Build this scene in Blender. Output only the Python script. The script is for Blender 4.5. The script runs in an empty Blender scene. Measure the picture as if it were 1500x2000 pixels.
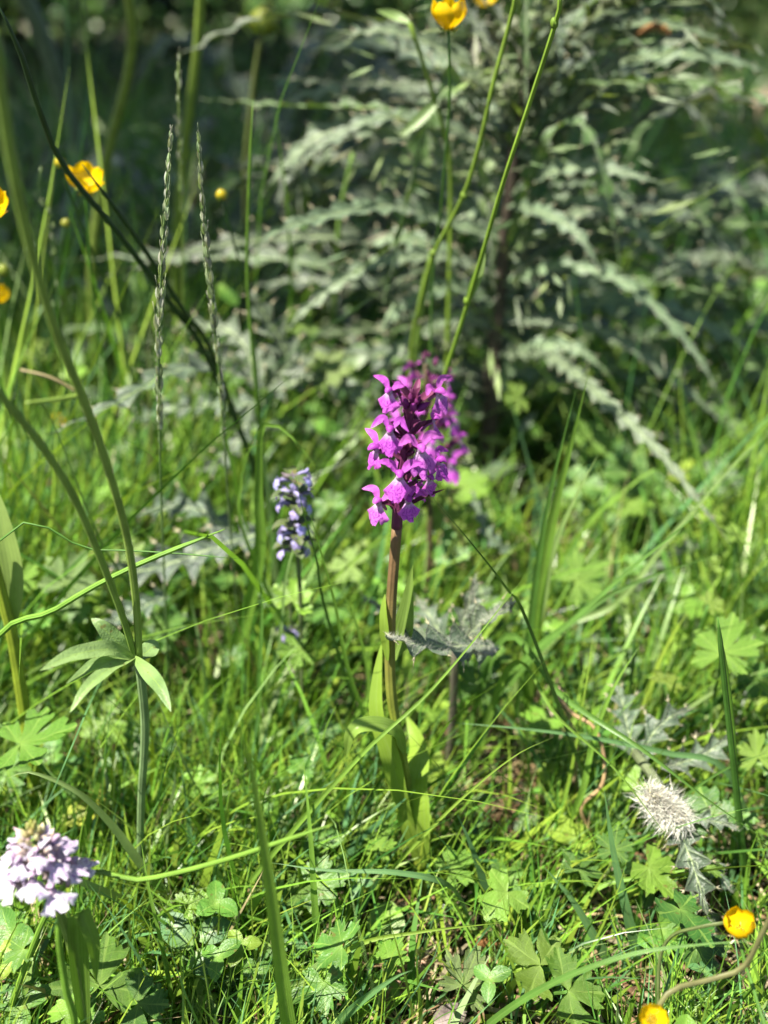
import bpy, math, random
import numpy as np
from mathutils import Vector, Matrix

# ------------------------------------------------------------------ camera
PITCH, VFOV, CAMZ = 27.0, 52.0, 0.39
S = bpy.context.scene
C = S.collection
cd = bpy.data.cameras.new('camera'); cam = bpy.data.objects.new('camera', cd); C.objects.link(cam)
cd.sensor_fit = 'VERTICAL'; cd.sensor_height = 36.0; cd.lens = 18.0/math.tan(math.radians(VFOV/2))
cd.clip_start = 0.01; cd.clip_end = 500
cam.location = (0, 0, CAMZ); cam.rotation_euler = (math.radians(90-PITCH), 0, 0)
cd.dof.use_dof = True; cd.dof.focus_distance = 0.413; cd.dof.aperture_fstop = 5.1
S.camera = cam
# ------------------------------------------------------------------ light
SUN_AZ, SUN_EL = math.radians(242), math.radians(62)      # azimuth clockwise from +Y
w = bpy.data.worlds.new('World'); S.world = w; w.use_nodes = True
wn = w.node_tree.nodes; wl = w.node_tree.links
sky = wn.new('ShaderNodeTexSky'); sky.sky_type = 'NISHITA'; sky.sun_disc = False
sky.sun_elevation = SUN_EL; sky.sun_rotation = SUN_AZ
bg = wn['Background']; bg.inputs['Strength'].default_value = 0.05
wl.new(sky.outputs['Color'], bg.inputs['Color'])
sl = bpy.data.lights.new('sun', 'SUN'); sl.energy = 5.0; sl.angle = math.radians(0.53); sl.color = (1.0, 0.94, 0.82)
sun = bpy.data.objects.new('sun', sl); C.objects.link(sun)
sdir = Vector((math.sin(SUN_AZ)*math.cos(SUN_EL), math.cos(SUN_AZ)*math.cos(SUN_EL), math.sin(SUN_EL)))
sun.rotation_euler = sdir.to_track_quat('Z', 'Y').to_euler()
vs = S.view_settings; vs.view_transform = 'Standard'; vs.look = 'None'; vs.gamma = 1.0; vs.use_curve_mapping = False
vs.exposure = 1.47
cy = S.cycles
cy.max_bounces = 4; cy.diffuse_bounces = 1; cy.glossy_bounces = 1; cy.transmission_bounces = 3; cy.transparent_max_bounces = 4
cy.sample_clamp_indirect = 4.0

# ------------------------------------------------------------------ helpers
RND = random.Random(11); NP = np.random.default_rng(11)
PR = math.radians(PITCH); F = 1000.0/math.tan(math.radians(VFOV/2))
FWD = Vector((0, math.cos(PR), -math.sin(PR))); UPV = Vector((0, math.sin(PR), math.cos(PR))); CP = Vector((0, 0, CAMZ))
def ray(px, py): return Vector((1, 0, 0))*((px-750)/F) + UPV*((1000-py)/F) + FWD
def at(px, py, Y): d = ray(px, py); return CP + d*(Y/d.y)
def atz(px, py, z=0.0): d = ray(px, py); return CP + d*((z-CAMZ)/d.z)
def depth(p): return (p-CP).dot(FWD)
def pxm(p): return depth(p)/F                              # metres per photo pixel at p
def ru(a, b): return RND.uniform(a, b)

class MB:
    def __init__(s): s.v = []; s.f = []; s.a = []; s.c = []
    def add(s, V, Fc, A=None, col=(1, 1, 1)):
        o = len(s.v); s.v += [tuple(x) for x in V]; s.f += [tuple(i+o for i in q) for q in Fc]
        s.a += [tuple(x) for x in A] if A is not None else [(0, 0, 0)]*len(V)
        if len(col) == len(V) and not isinstance(col[0], (int, float)): s.c += [tuple(k) for k in col]
        else: s.c += [tuple(col)]*len(V)
    def mesh(s, name, mat, base=(0, 0, 0), smooth=True):
        me = bpy.data.meshes.new(name)
        b = base
        me.from_pydata([(x-b[0], y-b[1], z-b[2]) for x, y, z in s.v], [], s.f)
        at_ = me.attributes.new('puv', 'FLOAT_VECTOR', 'POINT'); at_.data.foreach_set('vector', np.array(s.a, 'f').ravel())
        cc = np.ones((len(s.v), 4), 'f'); cc[:, :3] = np.array(s.c, 'f').reshape(-1, 3)
        at_ = me.attributes.new('tint', 'FLOAT_COLOR', 'POINT'); at_.data.foreach_set('color', cc.ravel())
        if smooth: me.polygons.foreach_set('use_smooth', [True]*len(me.polygons))
        me.materials.append(mat); me.update(); return me
    def build(s, name, mat, parent=None, base=(0, 0, 0), smooth=True):
        return link(name, s.mesh(name, mat, base, smooth), parent, None if parent else base)
def link(name, me, parent=None, loc=None):
    o = bpy.data.objects.new(name, me); C.objects.link(o)
    if parent: o.parent = parent
    if loc is not None: o.location = loc
    return o
def tag(o, label, cat, group=None, kind=None):
    if label: o['label'] = label
    if cat: o['category'] = cat
    if group: o['group'] = group
    if kind: o['kind'] = kind
    return o
def thing(name, label, cat, loc, group=None):
    o = bpy.data.objects.new(name, None); C.objects.link(o); o.location = loc; o.empty_display_size = 0.01
    return tag(o, label, cat, group)

def spline(P, n):
    P = [Vector(p) for p in P]
    if len(P) == 2: return [P[0].lerp(P[1], i/(n-1)) for i in range(n)]
    L = [0]
    for a, b in zip(P, P[1:]): L.append(L[-1]+max((b-a).length, 1e-6))
    Q = [P[0]*2-P[1]] + P + [P[-1]*2-P[-2]]
    out = []
    for i in range(n):
        s = L[-1]*i/(n-1); k = 0
        while k < len(P)-2 and s > L[k+1]: k += 1
        t = (s-L[k])/(L[k+1]-L[k]); a, b, c, d = Q[k], Q[k+1], Q[k+2], Q[k+3]
        out.append(0.5*((2*b)+(c-a)*t+(2*a-5*b+4*c-d)*t*t+(3*b-a-3*c+d)*t**3))
    return out
def tang(Cv):
    return [(Cv[min(i+1, len(Cv)-1)]-Cv[max(i-1, 0)]).normalized() for i in range(len(Cv))]

def tube(mb, P, r, n=24, k=6, col=(1, 1, 1), squash=1.0):
    Cv = spline(P, n); T = tang(Cv); V = []; A = []; Fc = []
    ref = Vector((0.3, -0.8, 0.2))
    for i, (c, t) in enumerate(zip(Cv, T)):
        s = t.cross(ref); s = s.normalized() if s.length > 1e-5 else Vector((1, 0, 0)); b = s.cross(t)
        u = i/(n-1); rr = r(u) if callable(r) else r
        for j in range(k):
            a = 2*math.pi*j/k; V.append(c+s*math.cos(a)*rr+b*math.sin(a)*rr*squash); A.append((j/k, u, 0))
    for i in range(n-1):
        for j in range(k): Fc.append((i*k+j, i*k+(j+1) % k, (i+1)*k+(j+1) % k, (i+1)*k+j))
    Fc.append(tuple(range(k))[::-1]); Fc.append(tuple((n-1)*k+j for j in range(k)))
    mb.add(V, Fc, A, col)

def ribbon(mb, P, wid, nrm, n=18, fold=0.25, ns=5, col=(1, 1, 1), twist=0.0, wave=0.0, tipcol=None):
    Cv = spline(P, n); T = tang(Cv); V = []; A = []; Fc = []; K = []
    for i, (c, t) in enumerate(zip(Cv, T)):
        s = t.cross(nrm); s = s.normalized() if s.length > 1e-5 else Vector((1, 0, 0))
        u = i/(n-1)
        if twist: s = Matrix.Rotation(twist*u, 3, t) @ s
        nn = s.cross(t); w_ = wid(u)
        for j in range(ns):
            q = -1+2*j/(ns-1)
            V.append(c+s*q*w_+nn*(w_*fold*abs(q)+wave*w_*math.sin(u*17+q*2)*q)); A.append((q, u, 0))
            K.append(col if tipcol is None else tuple(a+(b-a)*u for a, b in zip(col, tipcol)))
    for i in range(n-1):
        for j in range(ns-1):
            a = i*ns+j; Fc.append((a, a+1, a+ns+1, a+ns))
    mb.add(V, Fc, A, K)
def blade_w(w):  return lambda u: w*(0.55+0.45*min(1, u*4))*max(0.02, (1-u**2.2))
def lance_w(w):  return lambda u: w*max(0.03, math.sin(math.pi*min(1, 0.06+u*0.94))**0.75)
def blade_cap(w): return lambda u: w*max(0.03, min(1, u*3+0.3))*min(1, max(0.03, (1-u)*1.6))

# ------------------------------------------------------------------ materials
def newmat(name):
    m = bpy.data.materials.new(name); m.use_nodes = True; nt = m.node_tree; nt.nodes.clear()
    return m, nt, nt.nodes, nt.links
def math_n(nt, op, a, b=None, c=None):
    n = nt.nodes.new('ShaderNodeMath'); n.operation = op
    for i, x in enumerate((a, b, c)):
        if x is None: continue
        if isinstance(x, (int, float)): n.inputs[i].default_value = x
        else: nt.links.new(x, n.inputs[i])
    return n.outputs[0]
def mixc(nt, fac, a, b, mode='MIX'):
    n = nt.nodes.new('ShaderNodeMix'); n.data_type = 'RGBA'; n.blend_type = mode
    for nm, x in ((0, fac), (6, a), (7, b)):
        if isinstance(x, (int, float)): n.inputs[nm].default_value = x
        elif isinstance(x, tuple): n.inputs[nm].default_value = (*x, 1) if len(x) == 3 else x
        else: nt.links.new(x, n.inputs[nm])
    return n.outputs[2]
def leafmat(name, trans=0.35, rough=0.42, spec=0.4, tcol=(1.0, 1.12, 0.45), noise=(60, 0.3), pat=None, bump=0.0, bscale=900, sheen=0.0, coat=0.0):
    m, nt, nd, lk = newmat(name)
    out = nd.new('ShaderNodeOutputMaterial')
    at_ = nd.new('ShaderNodeAttribute'); at_.attribute_name = 'tint'
    pv = nd.new('ShaderNodeAttribute'); pv.attribute_name = 'puv'
    sep = nd.new('ShaderNodeSeparateXYZ'); lk.new(pv.outputs['Vector'], sep.inputs[0])
    tc = nd.new('ShaderNodeTexCoord')
    nz = nd.new('ShaderNodeTexNoise'); nz.inputs['Scale'].default_value = noise[0]; nz.inputs['Detail'].default_value = 3
    lk.new(tc.outputs['Object'], nz.inputs['Vector'])
    rg = nd.new('ShaderNodeMapRange'); lk.new(nz.outputs['Fac'], rg.inputs[0])
    rg.inputs[1].default_value = 0.3; rg.inputs[2].default_value = 0.7
    rg.inputs[3].default_value = 1-noise[1]; rg.inputs[4].default_value = 1+noise[1]
    cmb = nd.new('ShaderNodeCombineColor')
    for i in range(3): lk.new(rg.outputs[0], cmb.inputs[i])
    col = mixc(nt, 1.0, at_.outputs['Color'], cmb.outputs[0], 'MULTIPLY')
    hgt = None
    if pat: col, hgt = pat(nt, nd, lk, sep, col, tc)
    pb = nd.new('ShaderNodeBsdfPrincipled'); lk.new(col, pb.inputs['Base Color'])
    pb.inputs['Roughness'].default_value = rough; pb.inputs['Specular IOR Level'].default_value = spec
    if coat: pb.inputs['Coat Weight'].default_value = coat; pb.inputs['Coat Roughness'].default_value = 0.2
    if sheen: pb.inputs['Sheen Weight'].default_value = sheen; pb.inputs['Sheen Roughness'].default_value = 0.4
    if bump:
        bn = nd.new('ShaderNodeTexNoise'); bn.inputs['Scale'].default_value = bscale; bn.inputs['Detail'].default_value = 2
        lk.new(tc.outputs['Object'], bn.inputs['Vector'])
        bm = nd.new('ShaderNodeBump'); bm.inputs['Strength'].default_value = bump; bm.inputs['Distance'].default_value = 0.0006
        h = bn.outputs['Fac'] if hgt is None else math_n(nt, 'ADD', bn.outputs['Fac'], hgt)
        lk.new(h, bm.inputs['Height']); lk.new(bm.outputs[0], pb.inputs['Normal'])
    if trans > 0:
        tr = nd.new('ShaderNodeBsdfTranslucent'); lk.new(mixc(nt, 1.0, col, tcol, 'MULTIPLY'), tr.inputs['Color'])
        ms = nd.new('ShaderNodeMixShader'); ms.inputs[0].default_value = trans
        lk.new(pb.outputs[0], ms.inputs[1]); lk.new(tr.outputs[0], ms.inputs[2]); lk.new(ms.outputs[0], out.inputs[0])
    else: lk.new(pb.outputs[0], out.inputs[0])
    return m
def pat_blade(nt, nd, lk, sep, col, tc):                    # long parallel veins, paler midrib
    s = math_n(nt, 'SINE', math_n(nt, 'MULTIPLY', sep.outputs[0], 22.0))
    f = math_n(nt, 'MULTIPLY_ADD', s, 0.10, 0.12)
    mid = math_n(nt, 'LESS_THAN', math_n(nt, 'ABSOLUTE', sep.outputs[0]), 0.1)
    f = math_n(nt, 'MAXIMUM', f, math_n(nt, 'MULTIPLY', mid, 0.3))
    return mixc(nt, f, col, (0.30, 0.42, 0.12)), s
def pat_palm(nt, nd, lk, sep, col, tc):                     # puv = (u across lobe, r, lobe)
    au = math_n(nt, 'ABSOLUTE', sep.outputs[0]); r = sep.outputs[1]
    v1 = math_n(nt, 'LESS_THAN', au, 0.055)
    sv = math_n(nt, 'SINE', math_n(nt, 'MULTIPLY', math_n(nt, 'SUBTRACT', r, math_n(nt, 'MULTIPLY', au, 0.28)), 42.0))
    v2 = math_n(nt, 'GREATER_THAN', sv, 0.86)
    f = math_n(nt, 'MAXIMUM', math_n(nt, 'MULTIPLY', v1, 0.5), math_n(nt, 'MULTIPLY', v2, 0.22))
    ctr = math_n(nt, 'MULTIPLY', math_n(nt, 'POWER', math_n(nt, 'SUBTRACT', 1.0, r), 5.0), 0.6)
    f = math_n(nt, 'MAXIMUM', f, ctr)
    h = math_n(nt, 'MULTIPLY', math_n(nt, 'MAXIMUM', v1, v2), -1.2)
    sp = nd.new('ShaderNodeTexNoise'); sp.inputs['Scale'].default_value = 260; sp.inputs['Detail'].default_value = 1; lk.new(tc.outputs['Object'], sp.inputs['Vector'])
    sf = math_n(nt, 'MULTIPLY', math_n(nt, 'GREATER_THAN', sp.outputs['Fac'], 0.70), 0.55)
    return mixc(nt, sf, mixc(nt, f, col, (0.30, 0.45, 0.09)), (0.16, 0.11, 0.03)), h
def pat_thistle(nt, nd, lk, sep, col, tc):                  # puv = (s, t, phase)
    au = math_n(nt, 'ABSOLUTE', sep.outputs[0])
    rib = math_n(nt, 'LESS_THAN', au, 0.07)
    sv = math_n(nt, 'SINE', math_n(nt, 'MULTIPLY', math_n(nt, 'SUBTRACT', sep.outputs[2], math_n(nt, 'MULTIPLY', au, 0.5)), 12.57))
    v2 = math_n(nt, 'GREATER_THAN', sv, 0.92)
    f = math_n(nt, 'MAXIMUM', math_n(nt, 'MULTIPLY', rib, 0.75), math_n(nt, 'MULTIPLY', v2, 0.35))
    col = mixc(nt, f, col, (0.36, 0.45, 0.22))
    ed = nd.new('ShaderNodeMapRange'); lk.new(au, ed.inputs[0]); ed.inputs[1].default_value = 0.86; ed.inputs[2].default_value = 1.0
    ed.inputs[3].default_value = 0.0; ed.inputs[4].default_value = 0.6
    return mixc(nt, ed.outputs[0], col, (0.10, 0.075, 0.085)), math_n(nt, 'MULTIPLY', sv, 0.5)
def pat_lip(nt, nd, lk, sep, col, tc):                      # dark loops and dashes, pale throat; puv = (u, v, random)
    u = sep.outputs[0]; v = sep.outputs[1]
    du = math_n(nt, 'MULTIPLY', u, 1.25); dv = math_n(nt, 'MULTIPLY', math_n(nt, 'SUBTRACT', v, 0.48), 2.0)
    rr = math_n(nt, 'SQRT', math_n(nt, 'ADD', math_n(nt, 'POWER', math_n(nt, 'ABSOLUTE', du), 2.0), math_n(nt, 'POWER', math_n(nt, 'ABSOLUTE', dv), 2.0)))
    nz = nd.new('ShaderNodeTexNoise'); nz.inputs['Scale'].default_value = 700; lk.new(tc.outputs['Object'], nz.inputs['Vector'])
    rr = math_n(nt, 'ADD', rr, math_n(nt, 'MULTIPLY', math_n(nt, 'SUBTRACT', nz.outputs['Fac'], 0.5), 0.8))
    ring = math_n(nt, 'GREATER_THAN', math_n(nt, 'SINE', math_n(nt, 'MULTIPLY', rr, 19.0)), 0.55)
    lim = math_n(nt, 'LESS_THAN', rr, 0.85)
    f = math_n(nt, 'MULTIPLY', math_n(nt, 'MULTIPLY', ring, lim), 0.8)
    dark = mixc(nt, 1.0, col, (0.42, 0.16, 0.55), 'MULTIPLY')
    col = mixc(nt, f, col, dark)
    th = nd.new('ShaderNodeMapRange'); lk.new(v, th.inputs[0]); th.inputs[1].default_value = 0.0; th.inputs[2].default_value = 0.42
    th.inputs[3].default_value = 0.95; th.inputs[4].default_value = 0.0
    return mixc(nt, th.outputs[0], col, (0.78, 0.66, 0.80)), None
def pat_petal(nt, nd, lk, sep, col, tc):
    s = math_n(nt, 'SINE', math_n(nt, 'MULTIPLY', sep.outputs[0], 14.0))
    f = math_n(nt, 'MULTIPLY_ADD', s, 0.1, 0.1)
    return mixc(nt, f, col, mixc(nt, 1.0, col, (0.5, 0.4, 0.6), 'MULTIPLY')), None
def pat_stem(nt, nd, lk, sep, col, tc):
    s = math_n(nt, 'SINE', math_n(nt, 'MULTIPLY', sep.outputs[0], 44.0))
    f = math_n(nt, 'MULTIPLY_ADD', s, 0.14, 0.14)
    return mixc(nt, f, col, mixc(nt, 1.0, col, (0.55, 0.6, 0.5), 'MULTIPLY')), s

M = {}
M['grass'] = leafmat('grass_mat', 0.28, 0.34, 0.5, noise=(40, 0.25))
M['blade'] = leafmat('blade_mat', 0.35, 0.36, 0.5, noise=(80, 0.16), pat=pat_blade, bump=0.25, bscale=700)
M['palm'] = leafmat('palm_leaf_mat', 0.33, 0.42, 0.45, noise=(70, 0.36), pat=pat_palm, bump=0.5, bscale=1100)
M['herb'] = leafmat('herb_leaf_mat', 0.26, 0.42, 0.4, noise=(50, 0.25), pat=pat_palm, bump=0.2, bscale=600)
M['thistle'] = leafmat('thistle_leaf_mat', 0.22, 0.42, 0.5, tcol=(1.5, 1.6, 0.35), noise=(160, 0.32), pat=pat_thistle, bump=0.8, bscale=900, sheen=0.25)
M['hair'] = leafmat('hair_mat', 0.3, 0.5, 0.4, tcol=(1, 1, 1), noise=(50, 0.1))
M['orchidleaf'] = leafmat('orchid_leaf_mat', 0.38, 0.3, 0.5, noise=(90, 0.14), pat=pat_blade, bump=0.1, bscale=500)
M['lip'] = leafmat('lip_mat', 0.3, 0.5, 0.3, tcol=(1.1, 0.9, 1.15), noise=(400, 0.16), pat=pat_lip, bump=0.35, bscale=1500)
M['petal'] = leafmat('petal_mat', 0.35, 0.5, 0.3, tcol=(1.1, 0.9, 1.1), noise=(300, 0.16), pat=pat_petal, bump=0.2, bscale=1200)
M['yellow'] = leafmat('buttercup_petal_mat', 0.35, 0.22, 0.5, tcol=(1.05, 0.98, 0.3), noise=(200, 0.1))
M['stem'] = leafmat('stem_mat', 0.12, 0.45, 0.4, noise=(120, 0.2), pat=pat_stem, bump=0.3, bscale=1000)
M['dead'] = leafmat('dead_plant_mat', 0.2, 0.7, 0.2, tcol=(1.1, 0.95, 0.7), noise=(300, 0.4), bump=0.6, bscale=900)
M['bark'] = leafmat('bark_mat', 0.0, 0.85, 0.2, noise=(18, 0.5), bump=1.0, bscale=40)
M['stone'] = leafmat('stone_mat', 0.0, 0.8, 0.3, noise=(25, 0.3), bump=1.0, bscale=120)
def soilmat():
    m, nt, nd, lk = newmat('soil_mat'); out = nd.new('ShaderNodeOutputMaterial'); pb = nd.new('ShaderNodeBsdfPrincipled')
    tc = nd.new('ShaderNodeTexCoord'); n1 = nd.new('ShaderNodeTexNoise'); n1.inputs['Scale'].default_value = 90; n1.inputs['Detail'].default_value = 8
    n2 = nd.new('ShaderNodeTexNoise'); n2.inputs['Scale'].default_value = 1.3; n2.inputs['Detail'].default_value = 5
    for n in (n1, n2): lk.new(tc.outputs['Object'], n.inputs['Vector'])
    cr = nd.new('ShaderNodeValToRGB'); lk.new(n1.outputs['Fac'], cr.inputs[0])
    e = cr.color_ramp.elements; e[0].position = 0.3; e[0].color = (0.010, 0.007, 0.005, 1); e[1].position = 0.8; e[1].color = (0.075, 0.055, 0.032, 1)
    k = e.new(0.55); k.color = (0.022, 0.018, 0.010, 1)
    c = mixc(nt, math_n(nt, 'MULTIPLY', n2.outputs['Fac'], 0.5), cr.outputs[0], (0.035, 0.05, 0.015))
    lk.new(c, pb.inputs['Base Color']); pb.inputs['Roughness'].default_value = 0.95
    bm = nd.new('ShaderNodeBump'); bm.inputs['Strength'].default_value = 0.8; bm.inputs['Distance'].default_value = 0.004
    lk.new(n1.outputs['Fac'], bm.inputs['Height']); lk.new(bm.outputs[0], pb.inputs['Normal']); lk.new(pb.outputs[0], out.inputs[0])
    return m
M['soil'] = soilmat()

# colours (own colour of each thing; dark has backlit shade painted in)
G = dict(bright=(0.168, 0.325, 0.038), yellow=(0.235, 0.36, 0.042), mid=(0.085, 0.21, 0.032), deep=(0.045, 0.12, 0.022), blue=(0.10, 0.235, 0.085),
         dark=(0.025, 0.06, 0.014), pale=(0.24, 0.36, 0.12), straw=(0.38, 0.31, 0.16), brown=(0.22, 0.11, 0.05), olive=(0.12, 0.15, 0.04))
def jit(c, a=0.15):
    k = 1+ru(-a, a); return tuple(max(0.003, x*k*(1+ru(-a, a)*0.4)) for x in c)

# ------------------------------------------------------------------ ground
def ground_z(x, y):
    return 0.012*math.sin(x*5.1+1)*math.sin(y*4.3)*min(1, max(0, y-0.2)) + max(0, y-7)**2*0.004*(1 if y < 20 else 1)
gx = sorted(set([-200, -80, -30, -12] + [i*0.12-4.8 for i in range(81)] + [12, 30, 80, 200]))
gy = sorted(set([-60, -20, -6, -2, -1] + [i*0.12-0.6 for i in range(90)] + [11, 13, 16, 20, 30, 50, 90, 200]))
g = MB()
def gz(x, y): return ground_z(x, min(y, 14)) if abs(x) < 6 and y > -0.6 else (ground_z(0, min(y, 14)) if y > 7 else 0.0)
g.add([(x, y, gz(x, y)) for y in gy for x in gx], [(j*len(gx)+i, j*len(gx)+i+1, (j+1)*len(gx)+i+1, (j+1)*len(gx)+i) for j in range(len(gy)-1) for i in range(len(gx)-1)])
tag(g.build('ground', M['soil']), 'dark brown soil and leaf litter under the meadow', None, kind='structure')

PL = [  # px, py, r, z, angle, label, kind, colour, variant, tilt
 (40, 1452, 122, .075, 20, 'largest light green lobed leaf at the left edge above the pale orchid', 'crane', 'bright', 0, .5),
 (128, 1142, 88, .095, 60, 'lobed light green leaf with toothed tips left of the two bent stalks', 'crane', 'pale', 1, .6),
 (36, 1140, 66, .09, 110, 'lobed leaf at the left edge overlapping the broad pale orchid leaf', 'crane', 'bright', 2, .6),
 (588, 1268, 62, .075, 200, 'bright deeply lobed leaf below the bugle', 'deep', 'bright', 3, .6),
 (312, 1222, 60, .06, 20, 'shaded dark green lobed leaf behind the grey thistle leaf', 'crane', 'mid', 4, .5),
 (1412, 1276, 98, .085, 80, 'large bright lobed leaf at right standing clear of the grass', 'crane', 'bright', 5, .75),
 (1152, 856, 56, .10, 60, 'rounded bright green lobed leaf right of the orchid under the thistle', 'mallow', 'bright', 6, .8),
 (1232, 925, 76, .09, 120, 'blurred broad green lobed leaf below the hanging thistle leaf', 'mallow', 'mid', 7, .7),
 (1230, 985, 60, .08, -10, 'blurred green leaf lobe under the broader blurred one at right', 'mallow', 'bright', 8, .6),
 (1125, 1135, 84, .07, 30, 'lobed leaf with visible veins behind the right hand grass tuft', 'crane', 'bright', 9, .6),
 (1015, 775, 52, .14, 190, 'narrow fingered yellow green leaf hanging right of the orchid top', 'deep', 'yellow', 10, .8),
 (690, 1105, 66, .075, 160, 'pale lobed leaf between the bugle and the orchid stem', 'crane', 'pale', 11, .5),
 (740, 1655, 52, .03, 80, 'small bright lobed leaf on the ground left of the orchid base', 'crane', 'bright', 12, .6),
 (905, 1925, 92, .02, 60, 'flat pale hairy star shaped leaf near the bottom edge', 'deep', 'pale', 13, .5),
 (1055, 1885, 95, .03, 130, 'bright yellow green leaf at the bottom right with grass shadows', 'trio', 'bright', 14, .6),
 (1110, 1935, 90, .028, 10, 'second bright toothed leaf touching the bottom right one', 'trio', 'bright', 15, .6),
 (195, 1925, 112, .03, 80, 'glossy three part leaf at the bottom left corner', 'trio', 'bright', 16, .6),
 (270, 1960, 70, .025, 0, 'smaller glossy leaf beside the three part leaf at bottom left', 'trio', 'mid', 17, .5),
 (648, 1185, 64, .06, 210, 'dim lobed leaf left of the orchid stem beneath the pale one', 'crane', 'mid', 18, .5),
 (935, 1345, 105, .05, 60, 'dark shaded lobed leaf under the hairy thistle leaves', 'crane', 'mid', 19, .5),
 (1385, 1180, 44, .09, 30, 'little yellow green leaf above the large bright one at right', 'deep', 'yellow', 20, .6),
 (1300, 1335, 52, .06, 60, 'yellowing lobed leaf with an orange blotch at right', 'crane', 'yellow', 21, .5),
 (868, 1010, 58, .09, 100, 'bright backlit leaf just behind the lower right orchid flowers', 'mallow', 'yellow', 22, .8),
 (905, 950, 66, .09, 40, 'pale green rounded leaf behind the orchid spike', 'mallow', 'bright', 23, .8),
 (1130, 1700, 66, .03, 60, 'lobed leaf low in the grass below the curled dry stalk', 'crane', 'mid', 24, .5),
 (1480, 1480, 60, .05, 90, 'lobed leaf at the right edge behind crossing stalks', 'crane', 'bright', 25, .5),
 (585, 1735, 56, .025, -100, 'drooping lobed leaf low in the grass left of the orchid base', 'crane', 'mid', 26, .7),
 (300, 1975, 60, .02, 180, 'dark leaf on the ground at the bottom edge left of centre', 'trio', 'mid', 27, .5),
 (880, 1700, 64, .025, 40, 'leaf half hidden by grass right of the orchid base', 'crane', 'bright', 28, .5),
 (1380, 1690, 50, .03, 20, 'small pale green leaf behind the dark leaning thistle', 'crane', 'bright', 29, .5),
 (1200, 1660, 56, .04, 80, 'leaf in the grass left of the fluffy withered head', 'crane', 'mid', 30, .5),
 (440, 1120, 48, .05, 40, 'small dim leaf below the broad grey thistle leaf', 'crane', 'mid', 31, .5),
 (1440, 1050, 50, .10, 80, 'small bright leaf near the right edge behind the hanging thistle leaf', 'deep', 'bright', 32, .7),
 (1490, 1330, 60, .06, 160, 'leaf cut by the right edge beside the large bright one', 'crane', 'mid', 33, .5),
 (760, 1870, 52, .02, 70, 'pale oval toothed leaf on the ground at the bottom centre', 'mallow', 'bright', 34, .6),
 (640, 720, 60, .15, 60, 'blurred grey green lobed leaf left of the orchid top', 'mallow', 'pale', 35, .8),
 (585, 640, 50, .18, 120, 'blurred lobed leaf in the dim middle left', 'mallow', 'bright', 36, .8),
 (250, 660, 60, .09, 80, 'bright blurred leaf behind the bent thistle leaf at left', 'mallow', 'bright', 37, .8),
 (60, 700, 60, .10, 60, 'bright leaf among the grass at the left edge', 'crane', 'yellow', 38, .7)]
CLR = []
for q_ in PL:
    c_ = atz(q_[0], q_[1], q_[3]+.012); CLR.append((c_.x, c_.y, q_[3]+.012, q_[2]*pxm(c_)))
for a_, b_, y_, r_ in ((1300, 1590, .355, 75), (1370, 1680, .345, 80), (1395, 1790, .335, 55), (1300, 1470, .395, 80), (350, 1095, .58, 110), (870, 1250, .385, 90), (1230, 1420, .41, 60)):
    c_ = at(a_, b_, y_); CLR.append((c_.x, c_.y, max(.03, c_.z), r_*pxm(c_)))
# ------------------------------------------------------------------ grass (uncountable)
def mass(name, label, cat, mat, V, Q, col, puv=None):
    me = bpy.data.meshes.new(name); nv, nq = len(V), len(Q)
    me.vertices.add(nv); me.vertices.foreach_set('co', V.astype('f').ravel())
    k = Q.shape[1]
    me.loops.add(nq*k); me.loops.foreach_set('vertex_index', Q.astype('i').ravel())
    me.polygons.add(nq); me.polygons.foreach_set('loop_start', np.arange(0, nq*k, k, dtype='i'))
    me.polygons.foreach_set('use_smooth', np.ones(nq, bool))
    cc = np.ones((nv, 4), 'f'); cc[:, :3] = col
    me.attributes.new('tint', 'FLOAT_COLOR', 'POINT').data.foreach_set('color', cc.ravel())
    if puv is None: puv = np.zeros((nv, 3), 'f')
    me.attributes.new('puv', 'FLOAT_VECTOR', 'POINT').data.foreach_set('vector', puv.astype('f').ravel())
    me.materials.append(mat); me.update(calc_edges=True); me.validate()
    return tag(link(name, me), label, cat, kind='stuff')
PAL = np.array([G['bright'], G['yellow'], G['mid'], G['deep'], G['blue'], G['pale'], G['straw'], G['olive']])
def np_gz(x, y): return 0.012*np.sin(x*5.1+1)*np.sin(y*4.3)*np.clip(y-0.2, 0, 1) + np.where(y > 7, (np.minimum(y, 14)-7)**2*0.004, 0)
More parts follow.
